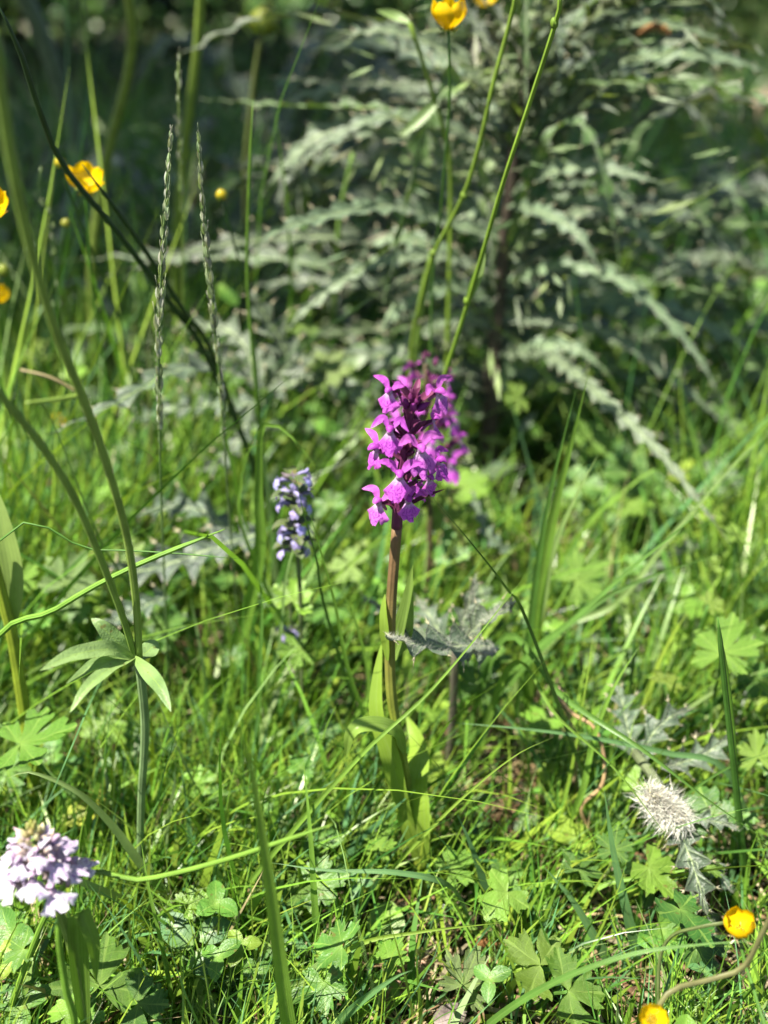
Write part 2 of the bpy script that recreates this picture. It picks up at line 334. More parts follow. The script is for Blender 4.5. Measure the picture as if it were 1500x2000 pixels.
def blades(x, y, h, wd, lean, az, curl, cidx, seg=6, cj=0.2, wtype=2.0):
    n = len(x); t = np.linspace(0, 1, seg+1)[None, :]
    h = h[:, None]; d = np.stack([np.cos(az), np.sin(az)], 1)
    hor = (lean[:, None]*t + curl[:, None]*t**2.3)*h
    ver = t*h*np.sqrt(np.clip(1-0.45*(lean[:, None]+curl[:, None]*t)**2, 0.08, 1))
    wob = NP.normal(0, 0.03, (n, 1))*np.sin(t*4+NP.uniform(0, 6, (n, 1)))*h
    px_ = x[:, None]+d[:, :1]*hor - d[:, 1:]*wob; py_ = y[:, None]+d[:, 1:]*hor + d[:, :1]*wob
    pz_ = np_gz(x, y)[:, None]-0.003+ver
    fa = NP.uniform(0, 2*np.pi, n)[:, None] + NP.normal(0, 0.7, (n, 1))*t
    wv = wd[:, None]*np.clip(1-t**wtype, 0.03, 1)*np.clip(0.6+1.5*t, 0, 1)
    ox, oy, oz = np.cos(fa)*wv, np.sin(fa)*wv, wv*0.25*np.sin(fa*2)
    A = np.stack([px_-ox, py_-oy, pz_-oz], -1); B = np.stack([px_+ox, py_+oy, pz_+oz], -1)
    V = np.stack([A, B], 2).reshape(-1, 3)
    i0 = (np.arange(n)*(seg+1)*2)[:, None]+np.arange(seg)[None, :]*2
    Q = np.stack([i0, i0+1, i0+3, i0+2], -1).reshape(-1, 4)
    col = PAL[cidx]*(1+NP.uniform(-cj, cj, (n, 1)))*(1+NP.uniform(-0.08, 0.08, (n, 3)))
    col = np.repeat(col, (seg+1)*2, 0)
    return V, Q, col
def cat_(parts):
    Vs, Qs, Cs, o = [], [], [], 0
    for V, Q, c in parts: Vs.append(V); Qs.append(Q+o); Cs.append(c); o += len(V)
    return np.concatenate(Vs), np.concatenate(Qs), np.concatenate(Cs)
def clumps(n, y0, y1, margin, nc, spread, xl=None):
    cyy = NP.uniform(y0, y1, nc); hw = 0.37*(cyy*0.9+0.18)+margin; cxx = NP.uniform(-1, 1, nc)*hw
    k = NP.integers(0, nc, n); x = cxx[k]+NP.normal(0, spread, n); y = cyy[k]+NP.normal(0, spread, n)
    return x, y, k
def field(n, y0, y1, margin, nc, spread, hf, w0, w1, pc, lean0, dirx, seg=6, uni=0.4):
    x, y, k = clumps(n, y0, y1, margin, nc, spread)
    u = NP.random(n) < uni
    yy = NP.uniform(y0, y1, n); xx = NP.uniform(-1, 1, n)*(0.37*(yy*0.9+0.18)+margin)
    x = np.where(u, xx, x); y = np.where(u, yy, y)
    caz = NP.normal(dirx, 0.9, nc)[k]; az = np.where(u, NP.uniform(0, 2*np.pi, n), caz+NP.normal(0, 0.6, n))
    h = hf(x, y)*NP.lognormal(0, 0.32, n)
    wd = NP.uniform(w0, w1, n)
    lean = np.abs(NP.normal(lean0, 0.28, n)); curl = np.abs(NP.normal(0.05, 0.24, n))
    ci = NP.choice(len(PAL), n, p=pc)
    keep = hole(x, y, h)
    return blades(x[keep], y[keep], h[keep], wd[keep], lean[keep], az[keep], curl[keep], ci[keep], seg)
def hole(x, y, h):
    a = ((x-0.085)/0.07)**2+((y-0.73)/0.10)**2 > 1                       # bare dark soil round the thistle stalk
    b = ~((np.abs(x-0.02) < 0.05) & (y < 0.365) & (h > 0.08))           # nothing tall in front of the orchid
    c = ~((y < 0.33) & (h > 0.075))
    e = ~((np.abs(x-0.04) < 0.06) & (y > 0.38) & (y < 0.52) & (NP.random(len(x)) < 0.5))
    k = a & b & c & e
    for (cx, cy_, cz, cr) in CLR:                                         # a broad leaf shades out the taller grass around it
        if cy_ > 0.9: continue
        inn = (np.abs(x-cx) < cr*0.9) & (y > cy_-cr*0.6-h*0.8) & (y < cy_+cr*0.5) & (h > cz*0.75) & (NP.random(len(x)) < 0.9)
        k &= ~inn
    return k
hn = lambda x, y: 0.045+0.045*np.clip((y-0.30)/0.22, 0, 1)+0.03*np.clip((-x-0.05)/0.2, 0, 1)*np.clip((y-0.5)/0.3, 0, 1)
pcn = [0.34, 0.27, 0.14, 0.05, 0.12, 0.05, 0.01, 0.02]
V, Q, col = cat_([
    field(10500, 0.20, 0.62, 0.06, 380, 0.014, hn, 0.00045, 0.0010, pcn, 0.30, 0.25),
    field(4200, 0.20, 0.62, 0.06, 220, 0.016, hn, 0.0011, 0.0026, pcn, 0.45, 0.2),
    field(2500, 0.58, 1.0, 0.08, 160, 0.016, hn, 0.0007, 0.0019, [0.26, 0.16, 0.24, 0.14, 0.12, 0.04, 0.01, 0.03], 0.4, 0.5),
    field(2600, 0.20, 0.42, 0.06, 150, 0.03, lambda x, y: 0.024+0*x, 0.0004, 0.0009, [0.24, 0.2, 0.2, 0.08, 0.05, 0.05, 0.13, 0.05], 0.8, 0.5, seg=4, uni=0.9)])
tall = [field(4200, 0.20, 0.46, 0.05, 260, 0.012, lambda x, y: 0.05+0*x, 0.0004, 0.0010, [0.38, 0.34, 0.10, 0.02, 0.10, 0.05, 0.01, 0.0], 0.4, 0.3),
        field(3400, 0.50, 1.05, 0.05, 190, 0.02, lambda x, y: np.where(x < -0.02-0.25*(y-0.5), 0.14+0.07*NP.random(len(x)), 0.0001), 0.0008, 0.0021, pcn, 0.35, 0.4),
        field(2200, 0.55, 1.0, 0.05, 110, 0.018, lambda x, y: np.where(x > 0.13, 0.10+0.07*NP.random(len(x)), 0.0001), 0.0007, 0.0017, [0.26, 0.16, 0.26, 0.14, 0.12, 0.03, 0.0, 0.03], 0.4, 0.4),
        field(420, 0.36, 0.66, 0.05, 60, 0.02, lambda x, y: np.where(x > 0.055, 0.15+0.06*NP.random(len(x)), 0.0001), 0.0008, 0.0016, pcn, 0.75, 0.4, seg=9),
        field(420, 0.40, 0.66, 0.05, 60, 0.02, lambda x, y: np.where(x < -0.03, 0.12+0.05*NP.random(len(x)), 0.0001), 0.0007, 0.0015, pcn, 0.5, 0.6, seg=9)]
V2, Q2, c2 = cat_(tall); V, Q, col = cat_([(V, Q, col), (V2, Q2, c2)])
tag(mass('meadow_grass', 'dense sunlit green grass covering the near ground', 'grass', M['grass'], V, Q, col), None, None)
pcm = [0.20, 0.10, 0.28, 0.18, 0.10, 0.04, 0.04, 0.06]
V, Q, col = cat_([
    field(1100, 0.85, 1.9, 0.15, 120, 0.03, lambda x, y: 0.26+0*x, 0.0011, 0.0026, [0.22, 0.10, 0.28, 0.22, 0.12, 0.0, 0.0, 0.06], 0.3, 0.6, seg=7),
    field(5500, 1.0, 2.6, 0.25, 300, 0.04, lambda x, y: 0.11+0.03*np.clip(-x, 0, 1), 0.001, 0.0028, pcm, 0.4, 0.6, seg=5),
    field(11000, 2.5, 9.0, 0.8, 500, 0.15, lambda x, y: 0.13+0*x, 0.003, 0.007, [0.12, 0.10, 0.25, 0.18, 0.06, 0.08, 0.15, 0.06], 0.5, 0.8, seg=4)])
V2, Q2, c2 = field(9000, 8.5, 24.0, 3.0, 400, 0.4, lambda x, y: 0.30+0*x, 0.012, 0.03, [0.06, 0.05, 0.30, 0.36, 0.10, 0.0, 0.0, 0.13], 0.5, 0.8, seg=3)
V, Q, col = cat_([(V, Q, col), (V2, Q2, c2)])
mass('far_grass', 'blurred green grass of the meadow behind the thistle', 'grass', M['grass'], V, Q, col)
# dead straw and crumbs on the ground
n = 3600; y = NP.uniform(0.22, 0.75, n); x = NP.uniform(-1, 1, n)*(0.37*(y*0.9+0.18)+0.05)
t = np.linspace(-1, 1, 5)[None, :]; az = NP.uniform(0, np.pi, n)[:, None]; ln = (NP.lognormal(-4.3, 0.6, n)*1.0)[:, None]; bd = NP.normal(0, 0.25, (n, 1))
px_ = x[:, None]+np.cos(az+bd*t)*ln*t; py_ = y[:, None]+np.sin(az+bd*t)*ln*t; pz_ = np_gz(x, y)[:, None]+NP.uniform(0.001, 0.012, (n, 1))+NP.normal(0, 0.12, (n, 1))*ln*t
wv = NP.uniform(0.0003, 0.0010, (n, 1))*np.ones_like(t); A = np.stack([px_-np.sin(az)*wv, py_+np.cos(az)*wv, pz_], -1); B = np.stack([px_+np.sin(az)*wv, py_-np.cos(az)*wv, pz_+wv*0.5], -1)
V = np.stack([A, B], 2).reshape(-1, 3); i0 = (np.arange(n)*10)[:, None]+np.arange(4)[None, :]*2
Q = np.stack([i0, i0+1, i0+3, i0+2], -1).reshape(-1, 4)
sc_ = np.array([(0.34, 0.26, 0.14), (0.24, 0.16, 0.085), (0.15, 0.085, 0.045), (0.36, 0.31, 0.19)])
mass('dead_straw', 'dry straw and brown crumbs lying under the grass', 'straw', M['dead'], V, Q, np.repeat(sc_[NP.integers(0, 4, n)]*NP.uniform(0.6, 1.15, (n, 1)), 10, 0))

# ------------------------------------------------------------------ leaf shapes
def palm_mesh(name, seed, nl=5, span=290, cut=0.3, teeth=3, tdeep=0.13, side=0.75, cup=0.12, nth=132, col=(1, 1, 1), mat='palm', pw=1.7):
    r = random.Random(seed); mb = MB(); sp = math.radians(span); dl = sp/nl; th0 = math.pi/2-sp/2
    Ls = [(1-(1-side)*abs(i-(nl-1)/2)/((nl-1)/2 if nl > 1 else 1))*r.uniform(0.92, 1.05) for i in range(nl)]
    rings = [0.0, 0.18, 0.4, 0.62, 0.82, 1.0]; V = []; A = []; Fc = []
    ph = [r.uniform(-0.25, 0.25) for _ in range(nl)]; tz = [r.uniform(-0.12, 0.1) for _ in range(nl)]
    for j in range(nth+1):
        th = th0+sp*j/nth; li = min(nl-1, int((th-th0)/dl)); u = (th-(th0+(li+0.5)*dl))/(dl/2)
        L = Ls[li]; a = abs(u)
        env = (1-0.30*a**pw)
        if a > 0.78: env = env+(cut-env)*min(1, (a-0.78)/0.2)**0.8
        q = (u*0.5+0.5)*teeth*2+ph[li]; fr = q % 1
        tooth = tdeep*(1-(fr/0.55 if fr < 0.55 else (1-fr)/0.45))*(1 if a < 0.85 else 0)
        big = 0.16*abs(math.sin(1.5*math.pi*u))**1.5*(1-a*0.3) if teeth >= 3 else 0
        rr = L*max(cut*0.9, env-tooth-big*(1 if a < 0.8 else 0.3))
        for k in rings:
            R_ = rr*k; x, y = R_*math.cos(th), R_*math.sin(th)
            z = cup*R_*R_*1.2-0.16*R_*(1-a)*0.6 + tz[li]*R_*R_ + 0.02*math.sin(9*R_+li)*k + 0.025*math.sin(u*6+R_*14)*k
            V.append((x, y, z)); A.append((u, R_, li))
    cv = r.uniform(-.12, .25); cw = r.uniform(-.12, .12)
    V = [(x, y, z-cv*y*abs(y)+cw*x*x-.05*math.sin(3*x+seed)*y) for x, y, z in V]
    nr = len(rings)
    for j in range(nth):
        for k in range(nr-1):
            a = j*nr+k; Fc.append((a, a+1, a+nr+1, a+nr) if k else (a, a+1, a+nr+1))
    mb.add(V, Fc, A, col); return mb
PALM_CACHE = {}
def palm(kind, colkey, var):
    key = (kind, colkey, var)
    if key not in PALM_CACHE:
        c = jit(tuple(.8*a_ for a_ in G[colkey]), 0.22) if isinstance(colkey, str) else colkey
        kw = dict(crane=dict(nl=5, span=300, cut=0.22, teeth=3, tdeep=0.10, side=0.7),
                  deep=dict(nl=5, span=280, cut=0.14, teeth=3, tdeep=0.16, side=0.72, pw=1.2),
                  trio=dict(nl=3, span=285, cut=0.12, teeth=4, tdeep=0.12, side=0.95),
                  mallow=dict(nl=5, span=310, cut=0.62, teeth=3, tdeep=0.08, side=0.85))[kind]
        PALM_CACHE[key] = palm_mesh('leaf', hash((kind, var)) % 9999 if False else 31*var+len(kind)*7, col=c, **kw).mesh('leaf', M['palm'])
    return PALM_CACHE[key]
def orient(cen, nrm, tip, s):
    z = nrm.normalized(); y = (tip-z*tip.dot(z)).normalized(); x = y.cross(z)
    m = Matrix((x, y, z)).transposed().to_4x4()
    return Matrix.Translation(cen) @ m @ Matrix.Scale(s, 4)
TOC = -FWD
def palm_leaf(px, py, rpx, z, ang, label, kind='crane', col='bright', var=0, tilt=0.55, name='palmate_leaf', foot=None, cat='leaf', side=0.0, grp=None):
    cen = atz(px, py, z); s = rpx*pxm(cen)
    base = Vector(foot) if foot else Vector((cen.x+ru(-0.015, 0.015), cen.y+ru(0.0, 0.02), 0))
    th = thing(name, label, cat, base, grp)
    a = math.radians(ang); tip = Vector((math.cos(a), 0, 0))+UPV*math.sin(a)
    tilt = tilt+ru(-.4, .2)
    nrm = Vector((side+ru(-0.4, 0.4), ru(-.1, .15), 0))+Vector((0, 0, 1))*(1-tilt)+TOC*tilt
    o = link('leaf', palm(kind, col, var), th); o.matrix_local = orient(cen-base, nrm, tip, s)
    mb = MB(); c2 = cen-nrm.normalized()*0.0012
    tube(mb, [base-Vector((0, 0, 0.004)), base.lerp(cen, 0.5)+Vector((ru(-.008, .008), 0.006, 0.004)), c2], 0.0008, 12, 5, jit(G['mid']))
    mb.build('leaf_stalk', M['stem'], th, base); return th

# ------------------------------------------------------------------ thistle leaves
GREY = (0.115, 0.165, 0.108)
def thistle_leaf_mb(mb, P, W, nrm, lobes=8, col=GREY, seed=0, spine=0.3, fold=0.25, wavy=0.5, ret=None, cutw=.20):
    r = random.Random(seed); n = lobes*7+1; Cv = spline(P, n); T = tang(Cv)
    S_ = (-1, -0.8, -0.45, -0.09, 0, 0.09, 0.45, 0.8, 1); V = []; A = []; Fc = []; K = []; sp = []
    amp = [[r.uniform(0.7, 1.1) for _ in range(lobes+1)] for _ in range(2)]; tl = [[r.uniform(-1, 1) for _ in range(lobes+1)] for _ in range(2)]
    for i, (c, t) in enumerate(zip(Cv, T)):
        s = t.cross(nrm).normalized(); nn = s.cross(t); u = i/(n-1)
        env = (math.sin(math.pi*min(1, u*0.80+0.17))**0.8)*min(1, (1-u)*4+0.08)
        for q in S_:
            sd = 0 if q < 0 else 1; ph = u*lobes+0.15*sd; li = min(lobes, int(ph)); fr = ph % 1
            lb = (fr/0.62 if fr < 0.62 else (1-fr)/0.38)
            ww = W*env*(cutw+(1-cutw)*lb**1.3*amp[sd][li])
            a = abs(q)
            up = fold*a*ww + wavy*tl[sd][li]*a*a*ww*lb + 0.12*W*math.sin(ph*6.28)*a*a
            p = c+s*q*ww+t*(a*a*ww*0.45)+nn*up
            V.append(p); A.append((q, u, ph)); K.append(col)
            if a == 1 and abs(fr-0.62) < 0.08 and spine and env > 0.1:
                d = (s*q+t*0.6+nn*(tl[sd][li]*0.7+0.2)).normalized(); sp.append((p, d, nn, t))
            if ret is not None and 0 < a < 1: ret.append((p, nn, t))
    k = len(S_)
    for i in range(n-1):
        for j in range(k-1):
            a = i*k+j; Fc.append((a, a+1, a+k+1, a+k))
    mb.add(V, Fc, A, K)
    for p, d, nn, t in sp:
        for dd, l in ((d, spine), ((d+t*0.9).normalized(), spine*0.6), ((d-t*0.8).normalized(), spine*0.5)):
            b = W*0.045; e = dd.cross(nn).normalized(); l = l*W*r.uniform(0.7, 1.2)
            mb.add([p+e*b, p-e*b, p+nn*b, p+dd*l], [(0, 1, 3), (1, 2, 3), (2, 0, 3)], [(0.5, 0.5, 0)]*4, (0.42, 0.38, 0.24))
def hairs(mb, pts, n, ln, w, col, rr, up=0.7):
    for _ in range(n):
        p, nn, t = rr.choice(pts); p2, _, _ = rr.choice(pts)
        q = p+(p2-p).normalized()*rr.uniform(0, 0.002) if (p2-p).length > 1e-6 else p
        d = (nn*up+Vector((rr.uniform(-1, 1), rr.uniform(-1, 1), rr.uniform(-0.4, 1)))*0.7).normalized(); e = d.cross(FWD).normalized()*w
        l = ln*rr.uniform(0.5, 1.3); bnd = Vector((rr.uniform(-1, 1), rr.uniform(-1, 1), rr.uniform(-1, 1)))*l*0.25
        mb.add([q-e, q+e, q+d*l*0.6+bnd*0.5+e*0.6, q+d*l*0.6+bnd*0.5-e*0.6, q+d*l+bnd*1.4], [(0, 1, 2, 3), (3, 2, 4)], None, col)

# ================================================================== HERO ORCHID
PURP = (0.66, 0.13, 0.66); DPUR = (0.15, 0.028, 0.095)
def lip_mesh(col, seed, w=0.0060, L=0.0078, flare=1.0, deep=0.16):
    r = random.Random(seed); mb = MB(); nu, nv = 23, 15; V = []; A = []
    sk = r.uniform(-0.08, 0.08); rf = r.uniform(0.35, 0.6)
    for i in range(nv):
        v = i/(nv-1)
        for j in range(nu):
            u = -1+2*j/(nu-1); au = abs(u)
            wv = w*(0.20+0.80*min(1, v*1.55)**1.1)*(1-0.20*max(0, v-0.7)/0.3)
            lob = 1-0.20*au**2.2-deep*math.exp(-((au-0.42)/0.11)**2)+0.04*math.sin(u*19+seed)
            ln = L*v*(1+(lob-1)*v**2)
            x = u*wv*flare+sk*ln
            y = -0.42*ln+rf*w*au*au*v+0.0005*math.sin(u*8+seed)*v - 0.0007*math.exp(-(u/0.2)**2)*v
            z = -ln*0.90-0.0002*math.sin(u*13+v*5)
            V.append((x, y, z)); A.append((u, v, seed*0.1))
    Fc = [(i*nu+j, i*nu+j+1, (i+1)*nu+j+1, (i+1)*nu+j) for i in range(nv-1) for j in range(nu-1)]
    mb.add(V, Fc, A, col); return mb.mesh('lip', M['lip'])
def petal_mesh(nm, P, w, col, nrm, fold=0.22, mat='petal', capw=None):
    mb = MB(); ribbon(mb, P, capw or lance_w(w), Vector(nrm), 14, fold, 7, col, 0.5, 0.16); return mb.mesh(nm, M[mat])
def hood_mesh(col, s=1.0):
    mb = MB(); V = []; A = []; nu, nv = 11, 9
    for i in range(nv):
        v = i/(nv-1)
        for j in range(nu):
            u = -1+2*j/(nu-1); a = u*1.5
            rad = 0.0025*s*math.sin(math.pi*min(1, 0.18+v*0.78))**0.7
            V.append((math.sin(a)*rad*1.05, -0.0070*s*v+0.0008, 0.0012+0.0022*s*math.sin(v*2.3)+math.cos(a)*rad*0.9-0.0012*v)); A.append((u, v, 0))
    Fc = [(i*nu+j, i*nu+j+1, (i+1)*nu+j+1, (i+1)*nu+j) for i in range(nv-1) for j in range(nu-1)]
    mb.add(V, Fc, A, col); return mb.mesh('hood', M['petal'])
def flower_set(col, hood, ov, spur, lipw=0.006, lipL=0.0078, deep=0.16, sep=1.0):
    st = {}
    st['lip'] = [lip_mesh(jit(col, 0.08), k, lipw*ru(.92, 1.08), lipL*ru(.94, 1.06), 1, deep) for k in range(5)]
    st['sl'] = [petal_mesh('sepal', [(-0.001, 0.0005, 0.0012), (-0.0040*sep, 0.0008+k*0.0006, 0.0050*sep), (-0.0088*sep, -0.0016, 0.0070*sep-k*0.0026)], 0.0018*sep, jit(col, 0.1), (0.5, -1, 0.6)) for k in range(3)]
    st['sr'] = [petal_mesh('sepal', [(0.001, 0.0005, 0.0012), (0.0040*sep, 0.0008+k*0.0006, 0.0050*sep), (0.0088*sep, -0.0016, 0.0070*sep-k*0.0026)], 0.0018*sep, jit(col, 0.1), (-0.5, -1, 0.6)) for k in range(3)]
    st['hood'] = [hood_mesh(hood, k) for k in (0.68, 0.78)]
    mb = MB(); tube(mb, [(0, 0.0095, -0.0045), (0, 0.005, -0.0016), (0, 0.0, 0.0)], lambda u: 0.0011+0.0004*math.sin(u*3.1), 10, 7, ov)
    tube(mb, [(0, 0.0, -0.0006), (0, 0.0035, -0.0026), (0, 0.0072, -0.0068)], lambda u: 0.0014*(1-u*0.55), 10, 7, spur)
    tube(mb, [(0, -0.0012, -0.0004), (0, 0.0006, 0.0002)], lambda u: 0.0014, 4, 8, (0.62, 0.48, 0.62))
    tube(mb, [(0, -0.0010, 0.0004), (0, -0.0024, 0.0020)], lambda u: 0.0008, 4, 6, tuple(0.6*a for a in hood))
    st['core'] = mb.mesh('flower', M['petal'])
    return st
def put_flower(parent, base, st, pos, az, pitch, sc, roll=0.0, seed=0):
    """az: facing direction (degrees; 0 = towards the camera, + = to the right)"""
    f = link('flower', st['core'], parent)
    f.matrix_local = Matrix.Translation(pos-base) @ Matrix.Rotation(math.radians(az), 4, 'Z') @ Matrix.Rotation(math.radians(pitch), 4, 'X') @ Matrix.Rotation(math.radians(roll), 4, 'Y') @ Matrix.Scale(sc, 4)
    for nm, key in (('lip', 'lip'), ('sepal', 'sl'), ('sepal', 'sr'), ('hood', 'hood')):
        m = st[key]; link(nm, m[seed % len(m)], f)
    return f
def bract(parent, base, p0, p1, w, col, mat='petal'):
    mb = MB(); m = p0.lerp(p1, 0.5)+Vector((0, 0, 0.001)); ribbon(mb, [p0, m, p1], lance_w(w), Vector((0, -0.7, 0.7)), 9, 0.5, 5, col); mb.build('bract', M[mat], parent, base)
def buds(parent, base, top, n, r0, h, col, col2, s=1.0, seed=0):
    r = random.Random(seed)
    for k in range(n):
        u = k/max(1, n-1); a = k*2.4; rad = r0*(1-u**1.3)
        p = top+Vector((math.cos(a)*rad, math.sin(a)*rad, h*u)); d = Vector((math.cos(a)*(1-u*0.8), math.sin(a)*(1-u*0.8), 0.7+u)).normalized()
        c = tuple(a_+(b_-a_)*u for a_, b_ in zip(col, col2)); L = 0.0052*s*(1-0.45*u)
        mb = MB(); tube(mb, [p-d*L*0.4, p+d*L*0.1, p+d*L*0.7], lambda t: 0.0015*s*(1-0.4*u)*math.sin(math.pi*min(0.97, 0.2+t*0.78)), 8, 7, jit(c)); mb.build('bud', M['petal'], parent, base)

OST = flower_set(PURP, (0.46, 0.075, 0.50), DPUR, (0.50, 0.18, 0.48), 0.0062, 0.0108, 0.16, 1.0)
OSTS = [OST, flower_set((0.62, 0.15, 0.62), (0.55, 0.11, 0.55), DPUR, (0.55, 0.25, 0.5), 0.0064, 0.0112, 0.2, 1.05), flower_set((0.54, 0.10, 0.60), (0.42, 0.06, 0.44), DPUR, (0.5, 0.18, 0.48), 0.0058, 0.0104, 0.13, .92)]
def build_orchid():
    base = atz(832, 1775); Y = 0.366
    o = thing('marsh_orchid', 'magenta purple orchid in full bloom standing at the middle of the meadow', 'orchid', base)
    p = [base-Vector((0, 0, 0.01)), at(812, 1640, 0.364), at(785, 1480, 0.364), at(764, 1350, 0.365), at(763, 1200, 0.366), at(775, 1030, 0.366)]
    mb = MB(); n = 40
    Cv = spline(p, n)
    tube(mb, p, lambda u: 0.0027-0.0006*u, n, 12)
    green, brown = (0.24, 0.31, 0.035), (0.22, 0.135, 0.065)
    mb.c = [tuple(a+(b-a)*min(1, max(0, (i//12/(n-1)-0.5)/0.4)) for a, b in zip(green, brown)) for i in range(len(mb.v))]
    mb.build('stem', M['stem'], o, base)
    axis = [at(775, 1030, 0.366), at(779, 960, 0.366), at(790, 880, 0.366), at(803, 805, 0.366), at(814, 765, 0.366)]
    mb = MB(); tube(mb, axis, lambda u: 0.0023*(1-0.55*u), 24, 10, DPUR); mb.build('flower_spike', M['stem'], o, base)
    ax = spline(axis, 60)
    def axz(z): return min(ax, key=lambda q: abs(q.z-z))
    # (px, py of throat, dY, az, pitch, roll, scale)
    FL = [(761, 765, -.004, -30, 8, 8, .86), (856, 768, -.002, 46, 4, -16, .90), (762, 842, -.009, -8, 4, 4, 1.02),
          (736, 878, -.003, -64, 6, 10, .96), (822, 878, -.010, 14, 10, -6, 1.10), (856, 902, -.003, 60, 4, -14, .92),
          (780, 930, -.012, 2, 2, 2, 1.10), (740, 982, -.007, -34, 0, 6, .94), (797, 978, -.009, 14, 4, -6, .96),
          (846, 822, .004, 85, 0, 0, .72), (800, 800, .008, -150, 0, 0, .7), (815, 955, .008, 140, 0, 0, .8), (838, 935, -.006, 40, 10, 0, .75)]
    for i, (px, py, dy, az, pt, rl, sc) in enumerate(FL):
        q = at(px, py, 0.366+dy); put_flower(o, base, OSTS[i % 3], q, az, pt, sc*.86, rl, i)
        s = axz(q.z-0.006)
        mb = MB(); b = q+Matrix.Rotation(math.radians(az), 3, 'Z') @ Vector((0, 0.009, -0.0042))*sc
        tube(mb, [s, s.lerp(b, 0.55)+Vector((0, 0, -0.001)), b], 0.0010, 8, 6, DPUR); mb.build('flower_stalk', M['stem'], o, base)
        out = (q-s); out.z = 0; out = out.normalized() if out.length > 1e-5 else Vector((0, -1, 0))
        bract(o, base, s, s+out*ru(.008, .012)+Vector((0, 0, ru(.005, .010))), 0.0014, jit((0.19, 0.05, 0.11)))
    for i in range(12):                                     # dark bracts and closed buds at the top
        s = ax[int(30+i*2.4)]; a = i*2.4
        bract(o, base, s, s+Vector((math.cos(a)*.006, math.sin(a)*.006, ru(.005, .008))), 0.0013, jit((0.20, 0.05, 0.12)))
    buds(o, base, ax[-8], 11, 0.0036, 0.0058, (0.30, 0.05, 0.28), (0.14, 0.025, 0.09), 1.0, 4)
    # spur-like stalk to the lower right, as a thin dark bract
    bract(o, base, at(775, 1000, .362), at(870, 955, .358), 0.0009, (0.09, 0.02, 0.05))
    LG = (0.24, 0.37, 0.04)
    def lf(pts, wpx, nrm, col, fold=.25, cap=None, tw=0, lab=None):
        q = [at(a, b, y) for a, b, y in pts]; wm = wpx*pxm(q[len(q)//2])/2
        mb = MB(); ribbon(mb, q, (cap or lance_w)(wm), Vector(nrm), 30, fold, 9, col, tw, 0.05); lo = mb.build('leaf', M['orchidleaf'], o, base)
        if lab: lo['label'] = lab
    sheath = lambda w_: (lambda u: w_*(0.10+0.90*min(1, u*1.9)**.9)*min(1, max(0.05, (1-u)**0.6*1.25)))
    lf([(828, 1720, .361), (812, 1610, .357), (806, 1540, .362), (818, 1480, .375), (812, 1440, .388), (795, 1400, .397)], 92, (-.45, -.75, .5), LG, .18, sheath, lab='broad yellow green leaf clasping the right of the stem base')
    lf([(818, 1660, .360), (785, 1560, .357), (762, 1470, .358), (738, 1400, .362), (737, 1330, .368), (745, 1260, .374)], 60, (-.5, -.75, .35), jit(LG), .2, sheath, lab='long upright leaf left of the stem')
    lf([(790, 1470, .360), (772, 1430, .355), (735, 1416, .351), (700, 1420, .348), (683, 1440, .347), (676, 1478, .347)], 34, (0, -.5, .9), jit((.21, .32, .05)), .35, lance_w, lab='small leaf bent down to the left with a folded tip')
    lf([(765, 1290, .371), (785, 1240, .372), (796, 1180, .373), (803, 1125, .374), (806, 1104, .374)], 44, (-.3, -.9, .3), (.20, .32, .06), .3, blade_cap, lab='upright upper leaf right of the stem with a blunt tip')
    lf([(757, 1290, .362), (752, 1230, .362), (750, 1190, .364), (752, 1160, .366)], 22, (-.5, -.7, .2), LG, .3, lance_w)
    lf([(826, 1710, .365), (815, 1640, .362), (792, 1560, .361), (775, 1500, .362), (765, 1450, .364)], 44, (-.4, -.8, .3), jit((.26, .38, .035)), .5, sheath)
    return o
build_orchid()

def simple_orchid(name, label, foot, top, spike_h, st, nfl, rad, budc, stemc, sc=1.0, seed=0, nb=10, tilt=0):
    r = random.Random(seed); o = thing(name, label, 'orchid', foot)
    mb = MB(); tube(mb, [foot-Vector((0, 0, .01)), foot.lerp(top, .5)+Vector((.003, .003, 0)), top], lambda u: .0026*sc*(1-.4*u), 24, 8, stemc); mb.build('stem', M['stem'], o, foot)
    ax = (top-foot).normalized()
    for k in range(nfl):
        u = k/(nfl-1); a = k*137.5+seed*40; p = top-ax*spike_h*(1-u*0.85)
        d = Matrix.Rotation(math.radians(a), 3, 'Z') @ Vector((0, -1, 0))
        q = p+d*rad*(1-.45*u)+Vector((0, 0, .002))
        put_flower(o, foot, st, q, a, tilt+r.uniform(-8, 8), sc*(1-.3*u)*r.uniform(.9, 1.08), r.uniform(-10, 10), k)
        if k % 2 == 0: bract(o, foot, p, p+d*rad*.8+Vector((0, 0, .006)), .0012*sc, jit(budc), 'petal')
    buds(o, foot, top-ax*0.004, nb, rad*.55, (.013 if seed == 3 else .010)*sc, budc, tuple(x*1.0 for x in budc) if seed != 3 else (.52, .56, .12), sc, seed)
    return o
ft = atz(836, 1330); ft = Vector((at(835, 1000, .55).x, .55, 0))
simple_orchid('marsh_orchid', 'blurred purple orchid standing behind the sharp central orchid', ft, at(832, 712, .55), .055, OST, 18, .021, (.14, .03, .1), (.12, .09, .05), 1.0, 1)
PALE = (0.68, 0.62, 0.74)
PST = flower_set(PALE, (0.66, 0.50, 0.68), (0.42, 0.36, 0.30), (0.62, 0.5, 0.66), 0.0070, 0.0106, 0.30, 1.05)
tp = at(66, 1640, .262)
o = simple_orchid('spotted_orchid', 'pale pinkish white orchid with yellow green bud tip at lower left', Vector((tp.x+.004, .262, 0)), tp, .019, PST, 16, .0108, (.78, .62, .62), (.2, .3, .06), .86, 3, 30, tilt=-38)
